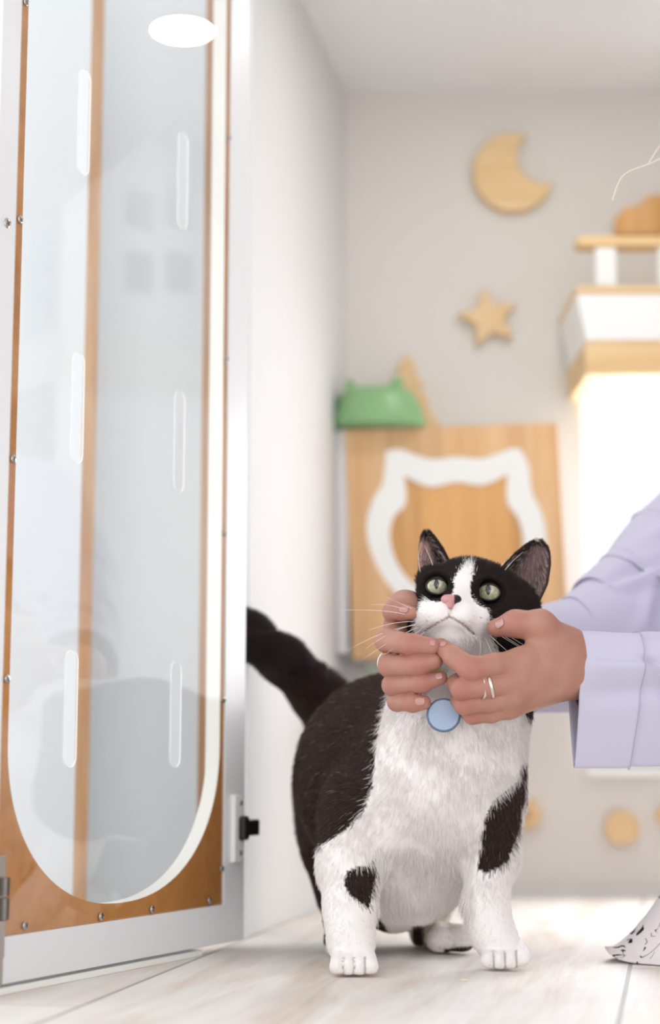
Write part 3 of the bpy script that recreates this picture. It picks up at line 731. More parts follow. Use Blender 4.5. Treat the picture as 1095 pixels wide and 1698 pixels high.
def coat(P, Nn, jit=0.0, eid=None):
    n = len(P); x, y = project(P); Y = P[:, 1]
    if jit:
        x = x + rng.normal(0, jit, n); y = y + rng.normal(0, jit * 1.3, n)
    blk = inside(FLANK, x, y) | inside(SHOULDER, x, y) | inside(NAPE, x, y)
    legL = (Y < 1.515) & (y > 1400); blk |= inside(ELBOW, x, y) & (Y < 1.56)
    blk |= inside(LOIN, x, y) & (Y > 1.48)
    blk |= (Y > 1.535) & (x < 600) & (y > 1400) & (y < 1566)              # left hind leg
    blk |= (Nn[:, 1] > 0.25) & (P[:, 2] > 0.12) & (Y > 1.5)               # the back
    blk |= (x < 560) & (y < 1200)
    blk |= (Y > 1.55) & (x > 684) & (x < 704) & (y > 1535) & (y < 1568)
    blk |= (Y > 1.54) & (x > 735) & (x < 800) & (y > 1574 - (x - 735) * 0.12)
    head = (y < 1105) & (P[:, 2] > 0.235)
    blk = np.where(head, ~inside(BLAZE, x, y), blk)
    blk = np.where(head & (Nn[:, 1] > 0.35), True, blk)
    return blk, x, y
blk, px_, py_ = coat(V, N)
col = np.where(blk[:, None], BLACK_C, WHITE_C)
pink = np.array(lin(205, 158, 150)[:3]); mauve = np.array(lin(140, 112, 112)[:3])
i0 = int((EID == 0).sum())
for q, (fr_, nn), c_in in zip(range(2), EAR_FRONT, (pink, mauve)):
    nv, nu, _ = fr_.shape; n_ = nv * nu
    u = np.tile(np.linspace(0, 1, nu), nv); v = np.repeat(np.linspace(0, 1, nv), nu)
    if q == 0: w_ = np.clip((0.62 - u) / 0.3, 0, 1) * np.clip((0.86 - v) / 0.12, 0, 1)
    else: w_ = np.clip((u - 0.12) / 0.35, 0, 1) * np.clip((0.93 - v) / 0.06, 0, 1) * np.clip((0.985 - u) / 0.03, 0.3, 1)
    col[i0:i0 + n_] = BLACK_C * (1 - w_[:, None]) + c_in * w_[:, None]; col[i0 + n_:i0 + 2 * n_] = BLACK_C; i0 += 2 * n_
# mouth line and eye rims are bare dark skin
mouth = np.array(lin(156, 128, 124)[:3])
def near_px(pts, x, y):
    d = np.full(len(x), 1e9)
    for (ax_, ay_), (bx_, by_) in zip(pts[:-1], pts[1:]):
        t = np.clip(((x - ax_) * (bx_ - ax_) + (y - ay_) * (by_ - ay_)) / ((bx_ - ax_) ** 2 + (by_ - ay_) ** 2), 0, 1)
        d = np.minimum(d, np.hypot(x - ax_ - t * (bx_ - ax_), y - ay_ - t * (by_ - ay_)))
    return d
MOUTH = [[(748, 1006), (746, 1022)], [(746, 1022), (726, 1033), (704, 1046)], [(746, 1022), (768, 1035), (786, 1051)]]
dm = np.minimum.reduce([near_px(m_, px_, py_) for m_ in MOUTH])
TOES = [[(x, 1588), (x, 1620)] for x in (569, 587.5, 605.5)] + [[(x - .5, 1577), (x, 1608)] for x in (820, 838.5, 857)]
dt_ = np.minimum.reduce([near_px(m_, px_, py_) for m_ in TOES]); wt_ = (np.clip((2.4 - dt_) / 1.6, 0, 1) * (V[:, 1] < 1.48) * (V[:, 2] < 0.03))[:, None]; col = col * (1 - wt_) + np.array(lin(178, 158, 152)[:3]) * wt_
front_head = (V[:, 1] < 1.44) & (EID == 0) & (py_ < 1110)
wm = np.clip((2.5 - dm) / 1.6, 0, 1) * front_head
col = col * (1 - wm[:, None]) + mouth * wm[:, None]
de = np.minimum.reduce([np.hypot((px_ - x) / 1.12, py_ - y) - r_ for (x, y, _), r_ in EYES])
we = ((de < 5) & front_head)[:, None]; col = np.where(we, np.array(lin(24, 17, 16)[:3]), col)

CATE = empty('cat', (0.07, 1.50, 0.0), 'plump black and white shorthair cat standing on the floor, chin held up in two hands', 'cat')
me = np_mesh('cat_body', V, F)
ca = me.color_attributes.new('coat', 'FLOAT_COLOR', 'POINT'); ca.data.foreach_set('color', np.c_[col, np.ones(len(col))].astype(np.float32).ravel())
M_COAT = mat('cat_coat', (230, 225, 220), 0.85, spec=0.15); k = NT(M_COAT); at_ = k.n('ShaderNodeAttribute', _attribute_name='coat'); k.l(at_.outputs['Color'], k.b.inputs['Base Color'])
link('body', me, M_COAT, CATE)

# ---- fur: short strands combed from nose to tail and down the legs
def comb(P, x, y, Nn, head):
    n = len(P); f = np.zeros((n, 3))
    f[:] = (-0.25, 0.45, -0.75)
    tail = (P[:, 1] > 1.65) & (x < 545) & (y < 1195); f[tail] = (-0.72, -0.2, 0.62)
    flank = inside(FLANK, x, y) & ~tail; f[flank] = (-0.35, 0.75, -0.5)
    chest = (P[:, 1] < 1.56) & (y > 1120) & (y < 1400) & ~flank
    f[chest] = np.c_[(x[chest] - 745) / 260.0, np.full(chest.sum(), 0.1), np.full(chest.sum(), -0.9)]
    low = (y > 1400); f[low] = (0, 0.08, -1)
    paw = (y > 1570); f[paw] = (0, -0.7, -0.35)
    # face: away from the nose
    nose = at(747, 998, 1.392); hd = P - nose; hd /= np.linalg.norm(hd, axis=1)[:, None] + 1e-9; f[head] = hd[head]
    up = head & (y < 985); f[up] += np.array((0, 0.3, 0.55))
    chin = head & (y > 1045); f[chin] += np.array((0, 0.1, -0.6))
    f -= Nn * np.einsum('ij,ij->i', f, Nn)[:, None]
    return f / (np.linalg.norm(f, axis=1)[:, None] + 1e-9)
def make_fur(count):
    T = np.concatenate([F[:, [0, 1, 2]], F[:, [0, 2, 3]]])
    A = V[T[:, 1]] - V[T[:, 0]]; Bv = V[T[:, 2]] - V[T[:, 0]]; ar = np.linalg.norm(np.cross(A, Bv), axis=1)
    cen = V[T].mean(1); fx_, fy_ = project(cen); nf = N[T].mean(1); nf /= np.linalg.norm(nf, axis=1)[:, None] + 1e-9
    view = CAMV - cen; view /= np.linalg.norm(view, axis=1)[:, None]
    facing = np.einsum('ij,ij->i', nf, view)
    w = ar * np.where(facing > -0.35, 1.0, 0.25)                           # what turns away carries fewer
    hd_ = (fy_ < 1105) & (cen[:, 2] > 0.235)
    w *= np.where(hd_, 2.6, 1.0)
    ear = (EID[T[:, 0]] > 0); w[ear] *= np.where(EID[T[ear][:, 0]] == 1, 0.18, 0.8)
    dem = np.minimum.reduce([np.hypot((fx_ - x) / 1.1, fy_ - y) - r_ for (x, y, _), r_ in EYES])
    w[(dem < 4) & (cen[:, 1] < 1.45) & ~ear] = 0
    nz_ = (np.hypot((fx_ - 748) / 1.3, fy_ - 996) < 11) & (cen[:, 1] < 1.42); w[nz_] = 0
    mo = np.minimum.reduce([near_px(m_, fx_, fy_) for m_ in MOUTH]); w[(mo < 1.6) & (cen[:, 1] < 1.43) & hd_] = 0
    w[cen[:, 2] < 0.003] = 0
    tg_ = np.minimum.reduce([near_px(m_, fx_, fy_) for m_ in TOES]); w[(tg_ < 2.0) & (cen[:, 1] < 1.48) & (cen[:, 2] < 0.03)] = 0
    pick = rng.choice(len(T), count, p=w / w.sum()); r1 = np.sqrt(rng.random(count)); r2 = rng.random(count)
    t = T[pick]; bc = np.stack([1 - r1, r1 * (1 - r2), r1 * r2], 1)
    P = np.einsum('ij,ijk->ik', bc, V[t]); Nn = np.einsum('ij,ijk->ik', bc, N[t]); Nn /= np.linalg.norm(Nn, axis=1)[:, None] + 1e-9
    E_ = EID[t[:, 0]]
    blk, x, y = coat(P, Nn, 2.6); x0, y0 = project(P)
    head = (y0 < 1105) & (P[:, 2] > 0.235)
    f = comb(P, x0, y0, Nn, head)
    f[E_ > 0] = np.array((0.15, 0.25, 0.8)); f[E_ > 0] -= Nn[E_ > 0] * np.einsum('ij,ij->i', f[E_ > 0], Nn[E_ > 0])[:, None]
    ln = np.full(count, 0.0082)
    ln[y0 > 1380] = 0.0075; q_ = y0 > 1460; ln[q_] = np.interp(y0[q_], [1460, 1540, 1590, 1620], [0.0062, 0.0042, 0.0028, 0.0022])
    ln[(P[:, 1] > 1.65) & (x0 < 545) & (y0 < 1195)] = 0.0075
    belly = (y0 > 1400) & (x0 > 610) & (x0 < 790) & (P[:, 1] > 1.47) & (P[:, 2] > 0.04); ln[belly] = 0.0105
    nd = np.linalg.norm(P - at(747, 998, 1.392), axis=1)
    ln[head] = np.clip(0.0016 + (nd[head] - 0.008) * 0.10, 0.0021, 0.007)
    thr = head & (y0 > 1050); ln[thr] = 0.007
    ln[E_ == 2] = 0.003; ln[E_ == 1] = 0.006
    ln *= rng.uniform(0.65, 1.25, count)
    # clumps: neighbours lean the same way
    def swirl(s, seed):
        o = np.array([[seed * 1.7, seed * 2.3, seed * 0.9]]); q = P * s + o
        return np.stack([np.sin(q[:, 0] * 1.3 + 2 * np.sin(q[:, 1] * .9) + q[:, 2]), np.sin(q[:, 1] * 1.1 + 2 * np.sin(q[:, 2] * 1.2) - q[:, 0]), np.sin(q[:, 2] * 1.4 + 2 * np.sin(q[:, 0] * .8) + q[:, 1])], 1)
    sw = (swirl(70, 1) * 0.12 + swirl(260, 2) * 0.05) * np.where(y0 > 1440, 0.5, 1.0)[:, None]
    lift = np.where(head, 0.28, 0.26)
    d0 = f * 0.8 + Nn * lift[:, None] * 1.1 + sw + rng.normal(0, 0.10, (count, 3))
    d1 = f * 1.0 + Nn * (lift * 0.35)[:, None] + sw * 1.2 + rng.normal(0, 0.10, (count, 3))
    d0 /= np.linalg.norm(d0, axis=1)[:, None]; d1 /= np.linalg.norm(d1, axis=1)[:, None]
    K = 5; pts = np.zeros((count, K, 3)); s = np.linspace(0, 1, K)
    root = P - Nn * 0.0006
    for i in range(K): pts[:, i] = root + ln[:, None] * (d0 * (s[i] - 0.5 * s[i] ** 2) + d1 * (0.5 * s[i] ** 2))
    pts[:, :, 2] = np.maximum(pts[:, :, 2], 0.0006)
    c = np.where(blk[:, None], BLACK_C, WHITE_C) 
    var = rng.normal(0, 1, count)
    brown = np.array(lin(92, 66, 56)[:3]); cream = np.array(lin(226, 212, 200)[:3])
    tb_ = np.clip(rng.random(count) * 0.9 - 0.1, 0, 1)[:, None]
    fl = (inside(FLANK, x0, y0) | inside(SHOULDER, x0, y0))
    c = np.where((blk & ~head)[:, None], BLACK_C * (1 - tb_) + brown * tb_, c)
    tip = (rng.random(count) < 0.012) & blk & fl & (P[:, 1] < 1.66); c[tip] = np.array(lin(150, 132, 122)[:3])
    cw = np.clip(rng.random(count) * 0.5 - 0.2, 0, 1)[:, None]; c = np.where((~blk)[:, None], WHITE_C * (1 - cw) + cream * cw, c)
    sp_ = np.minimum.reduce([np.hypot(x0 - a_, (y0 - b_) * 1.3) for a_, b_ in [(768, 1008), (778, 1011), (788, 1014), (772, 1016), (783, 1019), (793, 1022), (778, 1026), (789, 1029), (722, 1016), (713, 1019), (719, 1025), (710, 1028)]])
    c[(sp_ < 2.0) & head & ~blk] = np.array(lin(168, 156, 150)[:3])
    hp_ = (P[:, 1] > 1.55) & (y0 > 1500) & (x0 > 680); c[hp_ & ~blk] = np.array(lin(214, 202, 186)[:3])  # right hind paw: shade under the belly painted into its white strands
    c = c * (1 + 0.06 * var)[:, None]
    e1 = E_ == 1; c[e1] = np.where(rng.random((e1.sum(), 1)) < .5, np.array(lin(196, 180, 172)[:3]), np.array(lin(90, 72, 68)[:3]))
    c[E_ == 2] = BLACK_C
    return pts, np.clip(c, 0.003, 0.95), ln
def hair_object(name, pts, colr, r_root, r_tip, m, parent):
    n, K, _ = pts.shape
    hc = bpy.data.hair_curves.new(name); hc.add_curves([K] * n)
    hc.attributes['position'].data.foreach_set('vector', pts.astype(np.float32).ravel())
    ra = hc.attributes.get('radius') or hc.attributes.new('radius', 'FLOAT', 'POINT')
    prof = r_root + (r_tip - r_root) * np.linspace(0, 1, K) ** 1.5
    ra.data.foreach_set('value', np.tile(prof, n).astype(np.float32))
    a = hc.attributes.new('strand_color', 'FLOAT_COLOR', 'CURVE'); a.data.foreach_set('color', np.c_[colr, np.ones(n)].astype(np.float32).ravel())
    hc.materials.append(m); o = bpy.data.objects.new(name, hc); COL.objects.link(o)
    o.parent = parent; o.matrix_parent_inverse = parent.matrix_basis.inverted(); return o
M_FUR = mat('fur_strands', (200, 200, 200), 0.6, spec=0.25); k = NT(M_FUR); at_ = k.n('ShaderNodeAttribute', _attribute_name='strand_color'); k.l(at_.outputs['Color'], k.b.inputs['Base Color'])
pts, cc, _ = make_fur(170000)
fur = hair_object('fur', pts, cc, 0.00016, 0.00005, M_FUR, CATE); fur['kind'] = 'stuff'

# ---- eyes, nose, whiskers
M_IRIS = mat('iris', (160, 162, 118), 0.08, spec=0.6, coat=1.0); k = NT(M_IRIS)
tc = k.n('ShaderNodeTexCoord'); nz = k.n('ShaderNodeTexNoise', Scale=9.0, Detail=4.0); k.l(tc.outputs['Generated'], nz.inputs['Vector'])
r = k.ramp(nz.outputs['Fac'], [(0.3, lin(148, 146, 116)), (0.55, lin(178, 176, 146)), (0.75, lin(204, 202, 176))]); k.l(r.outputs[0], k.b.inputs['Base Color'])
M_PUPIL = mat('pupil', (8, 8, 8), 0.05, coat=1.0); M_LID = mat('eyelid', (22, 16, 15), 0.45)
for (x, y, Y), r_ in EYES:
    c = Vector(at(x, y, Y + 0.0030)); R_ = r_ * pxm(x, y, Y) * 0.98
    look = (Vector(CAMV) - c).normalized(); look = (look + Vector((-0.05, 0, 0.22))).normalized()
    bm = bmesh.new(); bmesh.ops.create_uvsphere(bm, u_segments=32, v_segments=24, radius=R_); bmesh.ops.translate(bm, verts=bm.verts, vec=c)
    e = link('eye', bm, M_IRIS, CATE, True)
    Mq = Matrix.Translation(c) @ look.to_track_quat('Z', 'Y').to_matrix().to_4x4()
    bm = bmesh.new(); grid_ = []
    for ir in range(7):
        ring_ = []
        for ia in range(32):
            a = 2 * math.pi * ia / 32; q_ = ir / 6.0
            u_ = 0.22 * q_ * math.copysign(abs(math.cos(a)) ** 1.4, math.cos(a)); w_ = 0.44 * q_ * math.copysign(abs(math.sin(a)) ** 1.4, math.sin(a))
            ring_.append(bm.verts.new(Vector((u_, w_, math.sqrt(1 - u_ * u_ - w_ * w_))) * R_ * (1.012 if ir < 6 else 1.001)))
        grid_.append(ring_)
    for ir in range(6):
        for ia in range(32):
            bm.faces.new((grid_[ir][ia], grid_[ir + 1][ia], grid_[ir + 1][(ia + 1) % 32], grid_[ir][(ia + 1) % 32]))
    bmesh.ops.remove_doubles(bm, verts=bm.verts, dist=1e-6)
    bmesh.ops.transform(bm, matrix=Mq, verts=bm.verts); link('pupil', bm, M_PUPIL, e, True)
    # lids: a dark shell over the ball with an almond opening, edged by a rounded rim
    Mv = Matrix.Translation(c) @ (Vector(CAMV) - c).normalized().to_track_quat('Z', 'Y').to_matrix().to_4x4()
    tl = 0.10 if x < 760 else 0.04; EA, EB = 0.83, 0.59
    bm = bmesh.new(); bmesh.ops.create_uvsphere(bm, u_segments=64, v_segments=48, radius=R_ * 1.04)
    def uvl(v): u_, w_ = v.x / R_, v.y / R_; return u_ * math.cos(tl) - w_ * math.sin(tl), u_ * math.sin(tl) + w_ * math.cos(tl)
    bmesh.ops.delete(bm, geom=[v for v in bm.verts if v.co.z < -0.2 * R_ or (v.co.z > 0 and (uvl(v.co)[0] / EA) ** 2 + (uvl(v.co)[1] / EB) ** 2 < 1.0)], context='VERTS')
    path = []
    for i in range(49):
        a = 2 * math.pi * i / 48; ex, ey = (EA + .03) * math.cos(a), (EB + .03) * math.sin(a)
        u_, v_ = ex * math.cos(tl) + ey * math.sin(tl), -ex * math.sin(tl) + ey * math.cos(tl)
        path.append(Vector((u_, v_, math.sqrt(max(0.02, 1 - u_ * u_ - v_ * v_)))) * R_ * 1.035)
    tube(bm, path, R_ * 0.075, 10, False); bmesh.ops.transform(bm, matrix=Mv, verts=bm.verts); link('eyelid', bm, M_LID, e, True)
# nose leather: pink with one black nostril wing
M_NOSE = mat('nose_leather', (214, 150, 152), 0.42)
k = NT(M_NOSE); tc = k.n('ShaderNodeTexCoord'); sp = k.n('ShaderNodeSeparateXYZ'); k.l(tc.outputs['Generated'], sp.inputs[0])
r = k.ramp(sp.outputs['X'], [(0.60, lin(200, 142, 142)), (0.66, lin(30, 20, 22))]); k.l(r.outputs[0], k.b.inputs['Base Color'])
NB = Blob(); NB.limb([(741, 993, 1.3985, 7), (756, 993, 1.3985, 7)], 0.003); NB.limb([(748, 996, 1.3955, 8), (747, 1006, 1.3945, 4.5)], 0.004)
NB.limb([(737, 994, 1.400, 5)], 0.003); NB.limb([(760, 994, 1.400, 5)], 0.003)
NB.cut([(741, 999, 1.3925, 2.6), (736, 998, 1.394, 2.0)], 0.001); NB.cut([(754, 999, 1.3925, 2.6), (760, 998, 1.394, 2.0)], 0.001)
c = at(748, 997, 1.396); v_, f_, n_ = surface(NB, c - 0.012, c + 0.012, 0.0005); link('nose', np_mesh('nose', v_, f_), M_NOSE, CATE)
M_WHISK = mat('whisker', (246, 243, 240), 0.35)
WH = [((700, 1022), (650, 998), (613, 1003)), ((697, 1026), (650, 1008), (560, 1012)), ((696, 1030), (650, 1030), (612, 1045)), ((697, 1034), (655, 1040), (606, 1076)),
      ((700, 1038), (660, 1052), (600, 1095)), ((703, 1042), (668, 1062), (640, 1085)), ((706, 1046), (690, 1060), (686, 1085)), ((702, 1018), (670, 1003), (640, 990)), ((698, 1036), (640, 1040), (575, 1080)),
      ((806, 1024), (840, 1030), (880, 1035)), ((808, 1030), (850, 1045), (905, 1085)), ((806, 1034), (850, 1055), (922, 1105)), ((804, 1038), (840, 1060), (902, 1098)), ((800, 1042), (830, 1070), (848, 1085)),
      ((796, 1046), (815, 1070), (818, 1098)), ((792, 1050), (800, 1066), (796, 1090)), ((807, 1027), (860, 1040), (935, 1088)), ((805, 1036), (850, 1062), (890, 1090)),
      ((700, 956), (690, 930), (698, 900)), ((830, 958), (838, 940), (868, 915)), ((826, 955), (825, 940), (846, 925)), ((722, 954), (718, 930), (704, 905))]
for a, b_, c_ in WH:
    brow = a[1] < 970; side = -1 if a[0] < 750 else 1
    Y0 = 1.437 if brow else 1.4215; path = []
    p0, p1, p2 = Vector(at(a[0], a[1], Y0)), Vector(at(b_[0], b_[1], Y0 - (0.012 if not brow else 0.004))), Vector(at(c_[0], c_[1], Y0 - (0.028 if not brow else 0.0)))
    for i in range(13): t = i / 12; path.append(p0 * (1 - t) ** 2 + p1 * 2 * t * (1 - t) + p2 * t * t)
    bm = bmesh.new(); tube(bm, path, [0.00034 * (1 - 0.8 * i / 12) for i in range(13)], 5); link('whisker', bm, M_WHISK, CATE, True)
# collar with a round blue tag
M_COLLAR = mat('yellow_collar', (206, 188, 112), 0.7); M_TAG = mat('blue_tag', (158, 178, 204), 0.45); M_TAGR = mat('tag_rim', (92, 112, 138), 0.45)
bm = bmesh.new(); cc_ = Vector(at(772, 1128, 1.487)); ry = 88 * pxm(772, 1128, 1.487)
ringp = [cc_ + Vector((math.cos(a) * ry * 1.04, math.sin(a) * ry * 1.04, -0.004 * math.sin(a) - 0.12 * ry * math.cos(a))) for a in np.linspace(0, 2 * math.pi, 49)]
tube(bm, ringp, 0.0038, 8, False); collar = link('collar', bm, M_COLLAR, CATE, True)
tcn = Vector(at(736, 1186, 1.399)); tr_ = 27 * pxm(736, 1186, 1.399)
nrm = (Vector(CAMV) - tcn).normalized()
Mt = Matrix.Translation(tcn) @ Vector((-0.1, -1, 0.12)).to_track_quat('Z', 'Y').to_matrix().to_4x4()
bm = bmesh.new(); bmesh.ops.create_cone(bm, cap_ends=True, segments=56, radius1=tr_ * .95, radius2=tr_ * .95, depth=0.0022); bmesh.ops.transform(bm, matrix=Mt, verts=bm.verts)
tg = link('name_tag', bm, M_TAG, collar); tg['label'] = 'round blue tag with a darker rim'
bm = bmesh.new(); tube(bm, [Mt @ Vector((tr_ * .96 * math.cos(a), tr_ * .96 * math.sin(a), 0)) for a in np.linspace(0, 2 * math.pi, 57)], 0.0013, 8, False); o = link('tag_rim', bm, M_TAGR, collar, True)
# ------------------------------------------------------------------ the person kneeling at the right, both hands at the cat's chin
M_SKIN = mat('skin', (182, 134, 116), 0.5, spec=0.35)
M_SKIN.node_tree.nodes['Principled BSDF'].inputs['Subsurface Weight'].default_value = 0.12
M_SKIN.node_tree.nodes['Principled BSDF'].inputs['Subsurface Radius'].default_value = (0.006, 0.0025, 0.0015)
k = NT(M_SKIN); tc = k.n('ShaderNodeTexCoord'); nz = k.n('ShaderNodeTexNoise', Scale=38.0, Detail=4.0); k.l(tc.outputs['Object'], nz.inputs['Vector'])
r = k.ramp(nz.outputs['Fac'], [(0.3, lin(170, 121, 105)), (0.5, lin(178, 130, 113)), (0.72, lin(186, 140, 123))])
atn = k.n('ShaderNodeAttribute', _attribute_name='flush'); mxc = k.n('ShaderNodeMixRGB'); mxc.inputs[2].default_value = lin(174, 99, 90)
k.l(atn.outputs['Fac'], mxc.inputs[0]); k.l(r.outputs[0], mxc.inputs[1]); k.l(mxc.outputs[0], k.b.inputs['Base Color'])
nb_ = k.n('ShaderNodeTexNoise', Scale=420.0, Detail=3.0); k.l(tc.outputs['Object'], nb_.inputs['Vector'])
bp = k.n('ShaderNodeBump', Strength=0.10, Distance=0.0006); k.l(nb_.outputs['Fac'], bp.inputs['Height']); k.l(bp.outputs[0], k.b.inputs['Normal'])

class Hand:
    def __init__(s): s.palm = Blob(); s.fing = []
    def finger(s, pts, k_=0.0035): f = Blob(); f.limb(pts, k_); s.fing.append(f)
    def __call__(s, P):
        dp = s.palm(P); d = dp
        out = dp
        for f, kk in zip(s.fing, s.kk): out = np.minimum(out, smin(dp, f(P), kk)) if False else smin(out, smin(dp, f(P), kk), 0.0006)
        return out
near = Hand(); q = near.palm
q.limb([(1075, 1108, 1.425, 34), (985, 1104, 1.424, 32), (962, 1100, 1.420, 42), (948, 1096, 1.417, 44)], 0.01)
q.limb([(1075, 1116, 1.430, 34), (985, 1112, 1.424, 32), (962, 1109, 1.421, 41), (948, 1110, 1.419, 43)], 0.01)
q.limb([(940, 1080, 1.402, 36), (868, 1098, 1.378, 24)], 0.010)
q.limb([(940, 1098, 1.402, 38), (858, 1128, 1.375, 22)], 0.010)
q.limb([(940, 1112, 1.405, 38), (852, 1153, 1.379, 20)], 0.010)
q.limb([(940, 1122, 1.410, 34), (846, 1172, 1.388, 18)], 0.010)
q.limb([(925, 1105, 1.420, 36), (870, 1130, 1.400, 30)], 0.010)
near.finger([(868, 1098, 1.378, 22), (820, 1104, 1.372, 20.5), (782, 1110, 1.368, 21), (753, 1089, 1.378, 17), (731, 1071, 1.390, 13)])
near.finger([(858, 1128, 1.376, 20), (810, 1139, 1.370, 18), (766, 1143, 1.370, 17.5), (757, 1134, 1.392, 15), (770, 1120, 1.412, 12)])
near.finger([(852, 1153, 1.380, 19), (810, 1164, 1.377, 16.5), (770, 1168, 1.377, 16.5), (762, 1160, 1.398, 14), (775, 1148, 1.416, 12)])
near.finger([(846, 1172, 1.389, 17), (815, 1183, 1.387, 15), (784, 1186, 1.388, 14.5), (776, 1180, 1.404, 13), (786, 1170, 1.420, 11)])
near.finger([(938, 1078, 1.404, 33), (897, 1036, 1.386, 24), (855, 1034, 1.388, 21), (824, 1041, 1.396, 15)], 0.006)
near.kk = [0.008, 0.007, 0.007, 0.007, 0.012]
far = Hand(); q = far.palm
q.limb([(980, 1090, 1.62, 46), (880, 1092, 1.61, 44), (800, 1092, 1.585, 42)], 0.012)
for m_ in [(676, 1048, 1.468, 20), (668, 1088, 1.472, 20), (671, 1122, 1.475, 19), (676, 1150, 1.478, 17)]: q.limb([(800, 1092, 1.58, 36), m_], 0.012)
q.limb([(690, 1100, 1.500, 30)], 0.012)
q.limb([(712, 1012, 1.485, 26), (672, 1008, 1.452, 24), (660, 1040, 1.452, 24)], 0.012)
far.finger([(672, 1045, 1.462, 20), (642, 1062, 1.416, 19.5), (684, 1069, 1.392, 17.5), (716, 1071, 1.386, 14)])
far.finger([(664, 1088, 1.466, 20), (647, 1104, 1.414, 19), (694, 1103, 1.392, 17), (722, 1096, 1.390, 13)])
far.finger([(668, 1122, 1.470, 19), (652, 1136, 1.416, 17.5), (700, 1133, 1.396, 15.5), (731, 1124, 1.395, 11.5)])
far.finger([(674, 1150, 1.474, 17), (659, 1163, 1.420, 16), (685, 1166, 1.402, 14.5), (703, 1165, 1.398, 12)])
far.finger([(680, 1020, 1.470, 22), (652, 1014, 1.440, 16), (668, 1015, 1.424, 13.5), (684, 1017, 1.418, 11)], 0.004)
far.kk = [0.006, 0.006, 0.006, 0.006, 0.006]
def hand_mesh(h, pad=0.006, res=0.0011):
    pts = []; 
    for b_ in [h.palm] + h.fing:
        for _, a, c, ra, rb, _k in b_.items: pts += [a - ra, a + ra, c - rb, c + rb]
    pts = np.array(pts); return surface(h, pts.min(0) - pad, pts.max(0) + pad, res)
PV, PF, PFL = [], [], []; n0 = 0
def add_body(v, f, flush):
    global n0
    PV.append(v); PF.append(f + n0); PFL.append(flush); n0 += len(v)
for h in (near, far):
    v, f, n_ = hand_mesh(h); fl = np.zeros(len(v))
    for fi in h.fing:                                                    # knuckles and tips are pinker
        its = fi.items
        for w_, (_, a, c, ra, rb, _k) in zip((0.20, 0.55, 0.25, 0.6), its): fl = np.maximum(fl, w_ * np.clip(1.5 - np.linalg.norm(v - c, axis=1) / (rb * 1.25), 0, 1))
    add_body(v, f, np.clip(fl, 0, 0.6))
# rest of the body, coarser: trunk, neck, head, arms in the sleeves, folded legs
class W:
    """limbs in world metres"""
    def __init__(s): s.b = Blob()
    def limb(s, pts, k_=0.03):
        for p, r_ in zip(pts[:-1], pts[1:]): s.b.items.append(('u', np.array(p[:3], float), np.array(r_[:3], float), p[3], r_[3], k_))
    def cut(s, p, k_=0.004): s.b.items.append(('s', np.array(p[:3], float), np.array(p[:3], float), p[3], p[3], k_))
SHN, SHF = np.array([0.50, 1.40, 0.50]), np.array([0.47, 1.70, 0.49])
HEADC = np.array([0.425, 1.545, 0.735])
wb = W()
wb.limb([(0.74, 1.56, 0.20, 0.125), (0.63, 1.56, 0.34, 0.105), (0.53, 1.55, 0.47, 0.095)])
wb.limb([(SHN[0], SHN[1], SHN[2], 0.040), (0.52, 1.55, 0.50, 0.062), (SHF[0], SHF[1], SHF[2], 0.040)])
wb.limb([(0.515, 1.55, 0.55, 0.040), (0.47, 1.548, 0.67, 0.036)], 0.02)
wE = at(1130, 1150, 1.45)
wb.limb([(SHN[0], SHN[1], SHN[2], 0.036), (0.445, 1.42, 0.245, 0.028), tuple(at(1075, 1104, 1.428)) + (0.024,)], 0.02)
wb.limb([(SHF[0], SHF[1], SHF[2], 0.036), (0.375, 1.69, 0.262, 0.028), tuple(at(975, 1090, 1.62)) + (0.025,)], 0.02)
for y_ in (1.47, 1.64):
    wb.limb([(0.72, y_, 0.145, 0.070), (0.44, y_, 0.080, 0.050), (0.43, y_, 0.058, 0.048)], 0.02)
    wb.limb([(0.43, y_, 0.056, 0.046), (0.72, y_, 0.048, 0.042), (0.80, y_, 0.036, 0.030), (0.90, y_, 0.022, 0.020)], 0.02)
v, f, n_ = surface(lambda P: smax(wb.b(P), 0.002 - P[:, 2], 0.004), (0.20, 1.25, -0.01), (1.02, 1.85, 0.70), 0.007); add_body(v, f, np.zeros(len(v)))
# head looking down at the cat
HF = np.array([-0.86, -0.06, -0.5]); HF /= np.linalg.norm(HF); HR = np.cross(HF, [0, 0, 1.0]); HR /= np.linalg.norm(HR); HU = np.cross(HR, HF)
HS = 0.88
def hp(r_, u_, f_): return HEADC + (HR * r_ + HU * u_ + HF * f_) * HS
hd = W()
def hl(pts, k_): hd.limb([tuple(hp(*p[:3])) + (p[3] * HS,) for p in pts], k_ * HS)
hl([(0, 0.035, -0.02, 0.082), (0, 0.03, 0.012, 0.075)], 0.02)
hl([(0, -0.02, 0.03, 0.058), (0, -0.075, 0.055, 0.026)], 0.03)
for sd in (-1, 1):
    hl([(sd * 0.038, -0.012, 0.056, 0.024), (sd * 0.036, -0.03, 0.055, 0.02)], 0.02)
    hl([(sd * 0.052, -0.04, 0.0, 0.022), (sd * 0.02, -0.078, 0.055, 0.020)], 0.03)
    hl([(sd * 0.030, 0.034, 0.078, 0.010), (sd * 0.046, 0.028, 0.062, 0.010)], 0.012)
    hl([(sd * 0.076, 0.008, -0.008, 0.014), (sd * 0.074, -0.018, -0.002, 0.010)], 0.006)
    hd.cut(tuple(hp(sd * 0.032, 0.012, 0.094)) + (0.013 * HS,), 0.008)
    hl([(sd * 0.032, 0.012, 0.069, 0.0125), (sd * 0.032, 0.012, 0.0695, 0.0125)], 0.003)
    hl([(sd * 0.009, -0.024, 0.091, 0.006), (sd * 0.007, -0.023, 0.093, 0.006)], 0.006)
